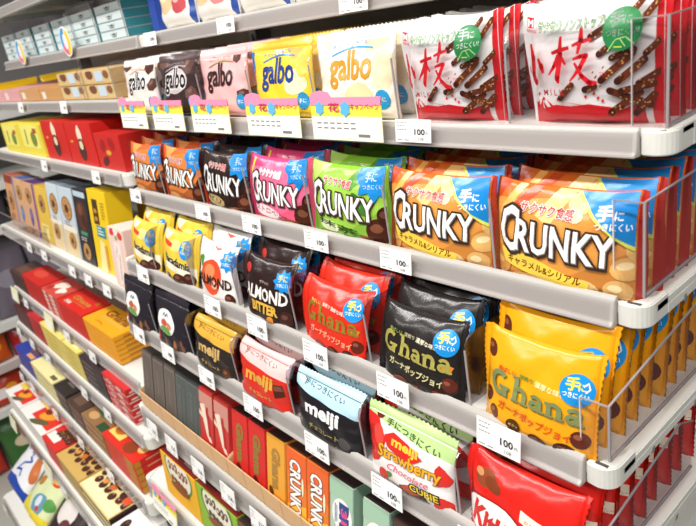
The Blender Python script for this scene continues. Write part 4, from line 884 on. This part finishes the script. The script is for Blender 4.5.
stack('flat_chocolate_box', 'dark wine flat box', -2.02, -1.868, .296, -.7027, -.645, .075, 4, '#5a2a2c', [EL('#8a6a5a', 30, 20, 16, 8, 0)], (), (), 'flat boxes on the pale yellow shelf', 'gd')
stack('flat_chocolate_box', 'deep red flat box', -1.862, -1.745, .296, -.7027, -.632, .07, 5, '#b8242a', [R('#d04a4a', 10, 10, 70, 30)], [R('#8a1a20', 0, 0, 100, 1.4)], (), 'flat boxes on the pale yellow shelf', 'ge')
stack('flat_chocolate_box', 'pale yellow flat box, left pile', -1.738, -1.563, .296, -.7027, -.627, .07, 5, '#e6d274', [R('#f0e6a4', 8, 6, 80, 26)], [R('#b8a44a', 0, 0, 100, 1.6), R('#d8c05a', 20, 3, 70, 6)], (), 'flat boxes on the pale yellow shelf', 'gy')
stack('flat_chocolate_box', 'pale yellow flat box, right pile', -1.558, -1.446, .296, -.7027, -.627, .07, 5, '#e3cf6e', [R('#f0e6a4', 8, 6, 80, 40)], [R('#b8a44a', 0, 0, 100, 2.2), R('#d8c05a', 20, 4, 70, 8)], (), 'flat boxes on the pale yellow shelf', 'gz')
stack('flat_chocolate_box', 'black flat box with pale label', -1.44, -1.297, .296, -.7027, -.628, .07, 5, '#33262a', [R('#5a4a4c', 10, 8, 50, 22), R('#c9c4c4', 62, 12, 84, 20)], [R('#7a6a6a', 0, 0, 100, 1.4), R('#8a7c7a', 14, 4, 60, 6.5)], (), 'flat boxes on the pale yellow shelf', 'gb')
stack('flat_chocolate_box', 'strawberry red flat box', -1.29, -1.165, .296, -.7027, -.62, .075, 5, '#c8282a', [EL('#f0e4dc', 30, 30, 20, 14, 0, 12, .2), EL('#d8343a', 30, 32, 12, 8, 0), EL('#f2e2d8', 72, 40, 18, 12, 0, 12, .2), EL('#d8343a', 72, 40, 9, 7, 0)], [R('#f0dcd6', 0, 0, 100, 2.4), EL('#f0d8d0', 30, 6.5, 11, 3.6, 0), EL('#f0c4bc', 70, 6.5, 12, 3.6, 0), EL('#d8343a', 30, 6.5, 6, 2.2, 0)], [R('#ecd0c8', 0, 0, 100, 4), R('#e8c8c0', 10, 8, 90, 13)], 'flat boxes on the pale yellow shelf', 'gs')
# F shelf of the far bay
gF = 'boxes on the blue and cream shelf'
stack('flat_chocolate_box', 'deep blue flat box', -2.025, -1.862, .258, -.8357, -.770, .085, 3, '#2f3f9a', [R('#3a5ac0', 8, 20, 60, 44), R('#6a4a5a', 50, 14, 90, 34), R('#e0a05a', 64, 4, 96, 12), EL('#7a92d8', 40, 34, 10, 6, 0)], [R('#8a6ab0', 0, 0, 100, 3)], (), gF, 'ha')
stack('flat_chocolate_box', 'cream flat box with blue corner', -1.857, -1.658, .258, -.8357, -.768, .085, 3, '#e9e0a4', [R('#5ab4dc', 30, 34, 62, 42), EL('#d89a5a', 50, 26, 14, 8, 0), R('#6a5a3a', 76, 4, 94, 10)], [R('#b8a86a', 0, 0, 100, 3)], (), gF, 'hb')
stack('flat_chocolate_box', 'black flat box beside the cream one', -1.653, -1.555, .258, -.8357, -.768, .085, 3, '#2e2826', [R('#6a6462', 30, 30, 74, 66)], [R('#8a7a6a', 4, 4, 96, 10)], (), gF, 'hc')
stack('flat_chocolate_box', 'dark brown flat box beside the green one', -1.55, -1.452, .258, -.8357, -.770, .085, 3, '#4a3630', [R('#6a5040', 20, 10, 70, 60)], [R('#8a6a50', 4, 4, 96, 10)], (), gF, 'hd')
stack('flat_chocolate_box', 'green and brown flat box', -1.446, -1.31, .258, -.8357, -.768, .085, 3, '#8f6a44', [P('#3f6a3a', (0, 62), (0, 30), (50, 20), (100, 40), (100, 62)), EL('#b83a2e', 40, 40, 14, 8, 20), R('#2f4a2c', 66, 2, 98, 18), EL('#c89a6a', 30, 14, 16, 8, 0)], [R('#c8a07a', 4, 4, 96, 8)], (), gF, 'he')
stack('flat_chocolate_box', 'glossy red flat box with nut picture', -1.303, -1.135, .258, -.8357, -.758, .085, 5, '#d32a1c', [R('#f0cf6a', 4, 8, 40, 46), EL('#c8702a', 20, 20, 12, 8, 0), EL('#d88a3a', 64, 34, 13, 11, 0), EL('#8a3a1c', 66, 12, 14, 9, 0), EL('#e8b06a', 84, 22, 9, 8, 0), EL('#f0e0d0', 80, 44, 8, 5, 0)], [R('#b8862a', 70, 0, 96, 100), R('#a81c14', 0, 0, 70, 1)], [R('#c88a2a', 0, 0, 16, 100), R('#f2a48a', 30, 9, 80, 12)], gF, 'hf')
# G shelf
gG = 'boxes on the white and gold shelf'
wr = [R('#d8321f', 30, 8, 94, 34), EL('#e89a2a', 60, 22, 18, 8, 20), R('#e8c85a', 6, 26, 40, 44), EL('#5a5a3a', 60, 8, 20, 5, 20), EL('#7a2a1a', 50, 26, 8, 5, 0)]
stack('flat_chocolate_box', 'white flat box with red picture, left pile', -2.03, -1.872, .190, -.9567, -.892, .085, 3, '#e9e4e0', wr, (), (), gG, 'ia')
stack('flat_chocolate_box', 'white flat box with red picture, right pile', -1.868, -1.66, .190, -.9567, -.892, .085, 3, '#e9e4e0', wr, (), (), gG, 'ia2')
def balls(x0, x1, y, n, r=5, seed=1):
    o = []; rr = random.Random(seed)
    for i in range(n):
        x = x0+(x1-x0)*i/(n-1); o += [EL('#4a2218', x, y+rr.uniform(-3, 3), r, r*.9, 0, 12), EL('#a87a64', x-r*.25, y+r*.3, r*.3, r*.22, 0, 8)]
    return o
chs = lambda n, seed: balls(10, 92, 34, n, 7, seed)+balls(16, 96, 21, n, 6.5, seed+1)+[EL('#c8662a', 50, 28, 6, 5, 0), EL('#d88a4a', 30, 26, 5, 4, 0)]
stack('flat_chocolate_box', 'red flat box with almond chocolates', -1.656, -1.542, .190, -.9567, -.887, .085, 3, '#cf2a24', [R('#e8bc4a', 30, 30, 80, 66), R('#f0e4dc', 6, 10, 60, 30)]+balls(36, 92, 48, 5, 8, 4)+balls(30, 90, 32, 5, 8, 5), (), (), gG, 'ib')
stack('flat_chocolate_box', 'gold flat box with chocolate row', -1.538, -1.377, .190, -.9567, -.887, .085, 3, '#c9a55a', chs(6, 7), [R('#8a6a3a', 0, 0, 100, 3)], (), gG, 'ic')
stack('flat_chocolate_box', 'cream gold flat box with chocolate row', -1.373, -1.197, .190, -.9567, -.887, .085, 3, '#e3cf8e', [R('#f0e4b4', 2, 2, 98, 18)]+chs(6, 9)+[R('#d8502a', 84, 24, 98, 40)], [R('#4a302a', 0, 3, 100, 8)], [R('#3a2422', 0, 0, 100, 100)], gG, 'id')
stack('flat_chocolate_box', 'white flat box with dark chocolate rounds', -1.19, -1.105, .190, -.9567, -.897, .085, 3, '#ece8e4', [EL('#3a1c18', 28, 26, 13, 17, 20), EL('#3a1c18', 66, 26, 13, 17, 20), EL('#6a4440', 26, 32, 4, 4, 0), EL('#6a4440', 64, 32, 4, 4, 0)], [R('#4a302a', 0, 0, 100, 20)], (), gG, 'ie')

# snack bags lying on the lowest far shelf
def bag(key, name, label, x, y, z, rx, yaw, W, H, base, seal, prints):
    D(key, label, W, H, .05, 'top', base, seal, prints, (), (), None, len(DES))
    make_pouch(key)
    r = empty(name, W3(x, y, z), (math.radians(rx), 0, math.radians(yaw))); tag(r, label, 'snack bag', 'snack bags on the lowest far shelf')
    for pn, me in MASTER[key]: link(pn, me, r)
for args in (('bagw', 'white and blue snack bag with a blue scribbled figure', -1.985, '#e8eaee', '#dfe3ec', [P('#2a4aa8', (0, 0), (100, 0), (100, 16), (50, 26), (0, 20)), P('#2a4aa8', (0, 0), (12, 0), (10, 60), (0, 70)), ST('#3a5ab0', [(24, 70), (34, 86), (44, 70), (56, 84), (50, 64), (66, 60), (44, 50), (34, 34), (52, 40), (62, 30)], 4), EL('#c8703a', 86, 60, 10, 30, 20)]),
             ('bagy', 'pale green snack bag with a red ringed badge', -1.80, '#dbe3b0', '#e2d9a0', [EL('#d83a22', 62, 78, 24, 13, -8, 22), EL('#f0b84a', 62, 78, 19, 9, -8, 22), ST('#c82a1c', [(48, 76), (56, 82), (64, 76), (74, 82)], 4), EL('#b8803a', 24, 58, 11, 9, 20, 10, .15), EL('#6a9ab0', 62, 30, 22, 18, 0, 16, .1), EL('#d8e4ec', 58, 34, 9, 9, 0), EL('#c84a3a', 66, 24, 6, 4, 0), P('#e8d23a', (0, 0), (100, 0), (100, 20), (40, 16), (20, 30), (0, 40)), EL('#5a9a4a', 88, 40, 12, 10, 0)]),
             ('bagd', 'dark brown snack bag at the bottom edge, right of the green bag', -1.615, '#3a2a2c', '#4a3a3a', [EL('#e8e0dc', 40, 60, 30, 20, 0), EL('#6a3a3a', 60, 40, 18, 14, 0)]),
             ('bagr', 'white and brown snack bag, rightmost on the lowest far shelf', -1.43, '#d8d2cc', '#c8c0ba', [EL('#4a2a22', 50, 60, 34, 24, 0)])):
    bag(args[0], 'snack_bag', args[1], args[2], .105, -1.195, -52, 0, .172, .20, args[3], args[4], args[5])

# ------------------------------------------------------------------ the cross unit beyond the far end
XC = -2.42
for z, lb in ((-.13, 'topmost'), (-.35, 'top'), (-.495, 'upper'), (-.825, 'middle'), (-1.13, 'lower')):
    r = empty('cross_shelf', W3(XC-.15, .45, z)); tag(r, f'white {lb} shelf of the cross unit beyond the far end', 'shelf', 'cross unit shelves')
    B = MB(); B.box(-.15, .15, -.5, .5, -.008, 0, WHITE, .001); link('deck', B.mesh('deck'), r)
    B = MB(); B.box(.1505, .156, -.5, .5, -.03, 0, mat('#e3e2de', 'gloss'), .001); link('price_rail', B.mesh('price_rail'), r)
B = MB(); B.box(XC-.33, XC-.305, -.06, .96, -1.38, .5, mat('#6f6d6e', 'metal')); struct('wall_left', B)
cc = ['#b8241c', '#c8541c', '#a81c1a', '#c03a1e', '#8a1c1c', '#b8301e']
def cross_bag(i, y, z, c, label, hgt=.12, prints=()):
    key = 'cross'+c+str(round(hgt, 2))
    if key not in DES:
        D(key, label, .15, hgt, .045, 'top', c, c, list(prints), (), (), None, i)
        make_pouch(key)
    r = empty('snack_bag', W3(XC-.03, y, z), (0, math.radians(0), math.radians(90))); r.rotation_euler = (math.radians(-6), 0, math.radians(90)); tag(r, label, 'snack bag', 'bags on the cross unit')
    for pn, me in MASTER[key]: link(pn, me, r)
wl = [R('#e8e0dc', 20, 20, 60, 44), EL('#e8a02a', 70, 40, 14, 10, 0)]
for i, y in enumerate((.06, .22, .38, .54)):
    cross_bag(i, y, -.8245+.0002, cc[i], f"{['bright red', 'orange red', 'deep red', 'rust red'][i]} bag on the cross unit under the grey packs", .11, wl) if False else None
for i, y in enumerate((.07, .225, .38, .535)):
    cross_bag(i, y, -.9695, cc[i], f"red-orange bag on the cross unit, {['nearest the aisle', 'second from the aisle', 'third from the aisle', 'farthest from the aisle'][i]}", .125, wl)
    cross_bag(i+4, y, -1.1295, cc[(i+2) % 6], f"dark red bag on the lower cross shelf, {['nearest the aisle', 'second from the aisle', 'third from the aisle', 'farthest from the aisle'][i]}", .13, wl)
    cross_bag(i+8, y, -.8245+.0001, '#6f6672', f"greyish purple bag on the middle cross shelf, {['nearest the aisle', 'second from the aisle', 'third from the aisle', 'farthest from the aisle'][i]}", .28, [EL('#8f8894', 50, 90, 30, 22, 0)])
    cross_bag(i+12, y, -.4945, '#4a444c', f"dark grey bag on the upper cross shelf, {['nearest the aisle', 'second from the aisle', 'third from the aisle', 'farthest from the aisle'][i]}", .1, ())
    cross_bag(i+16, y, -1.379, '#3c6a34' if i % 2 else '#b83022', f"{['red', 'green'][i % 2]} bag at the foot of the cross unit, {['nearest the aisle', 'second from the aisle', 'third from the aisle', 'farthest from the aisle'][i]}", .2, [EL('#d8c8a8', 50, 60, 24, 14, 0)])
for i, y in enumerate((.46, .62, .78)):
    cross_bag(i+24, y, -.1295, '#e8b81c', f"yellow bag on the topmost cross shelf, {['nearest the aisle', 'middle one', 'farthest from the aisle'][i]}", .085, [EL('#c8501c', 50, 30, 22, 10, 0), R('#f4e48a', 10, 8, 90, 14)])
r = empty('cross_shelf', W3(XC-.15, .45, -.97)); tag(r, 'white shelf carrying the red-orange bags of the cross unit', 'shelf', 'cross unit shelves')
B = MB(); B.box(-.15, .15, -.5, .5, -.008, 0, WHITE, .001); link('deck', B.mesh('deck'), r)
B = MB(); B.box(.1505, .156, -.5, .5, -.03, 0, mat('#c8b8b4', 'gloss'), .001); link('price_rail', B.mesh('price_rail'), r)

# ------------------------------------------------------------------ light
def area(name, x, y, z, sx, sy, e, col=(1, .97, .93), tx=0):
    l = bpy.data.lights.new(name, 'AREA'); l.shape = 'RECTANGLE'; l.size = sx*S; l.size_y = sy*S; l.energy = e; l.color = col
    o = bpy.data.objects.new(name, l); C.objects.link(o); o.location = W3(x, y, z); o.rotation_euler = (math.radians(tx), 0, 0); return o
for i, x in enumerate((-2.6, -1.4, -.2, 1.0)):
    k = (.6, .85, 1, 1)[i]
    area('ceiling_light', x, -.25, 1.05, 1.1, .12, 66*k)
    area('ceiling_light', x, -1.3, 1.05, 1.1, .12, 52*k)
w = bpy.data.worlds.new('World'); bpy.context.scene.world = w; w.use_nodes = True
w.node_tree.nodes['Background'].inputs[0].default_value = (1, .98, .96, 1); w.node_tree.nodes['Background'].inputs[1].default_value = .16

# ------------------------------------------------------------------ camera
cam = bpy.data.cameras.new('Camera'); co = bpy.data.objects.new('Camera', cam); C.objects.link(co)
cam.sensor_fit = 'HORIZONTAL'; cam.sensor_width = 36; cam.lens = 639.84/696*36; cam.clip_start = .02
yw, pt, ro = -.914699, -.377529, -.178927
fw = Vector((math.sin(yw)*math.cos(pt), math.cos(yw)*math.cos(pt), math.sin(pt))); rt = Vector((math.cos(yw), -math.sin(yw), 0)); up = rt.cross(fw)
r2 = rt*math.cos(ro)+up*math.sin(ro); u2 = -rt*math.sin(ro)+up*math.cos(ro)
M = Matrix((r2, u2, -fw)).transposed().to_4x4(); M.translation = W3(0, 0, 0); co.matrix_world = M
cam.dof.use_dof = True; cam.dof.focus_distance = .62*S; cam.dof.aperture_fstop = 9
sc = bpy.context.scene; sc.camera = co
vs = sc.view_settings; vs.view_transform = 'Standard'; vs.look = 'None'; vs.gamma = 1; vs.use_curve_mapping = False; vs.exposure = -0.92
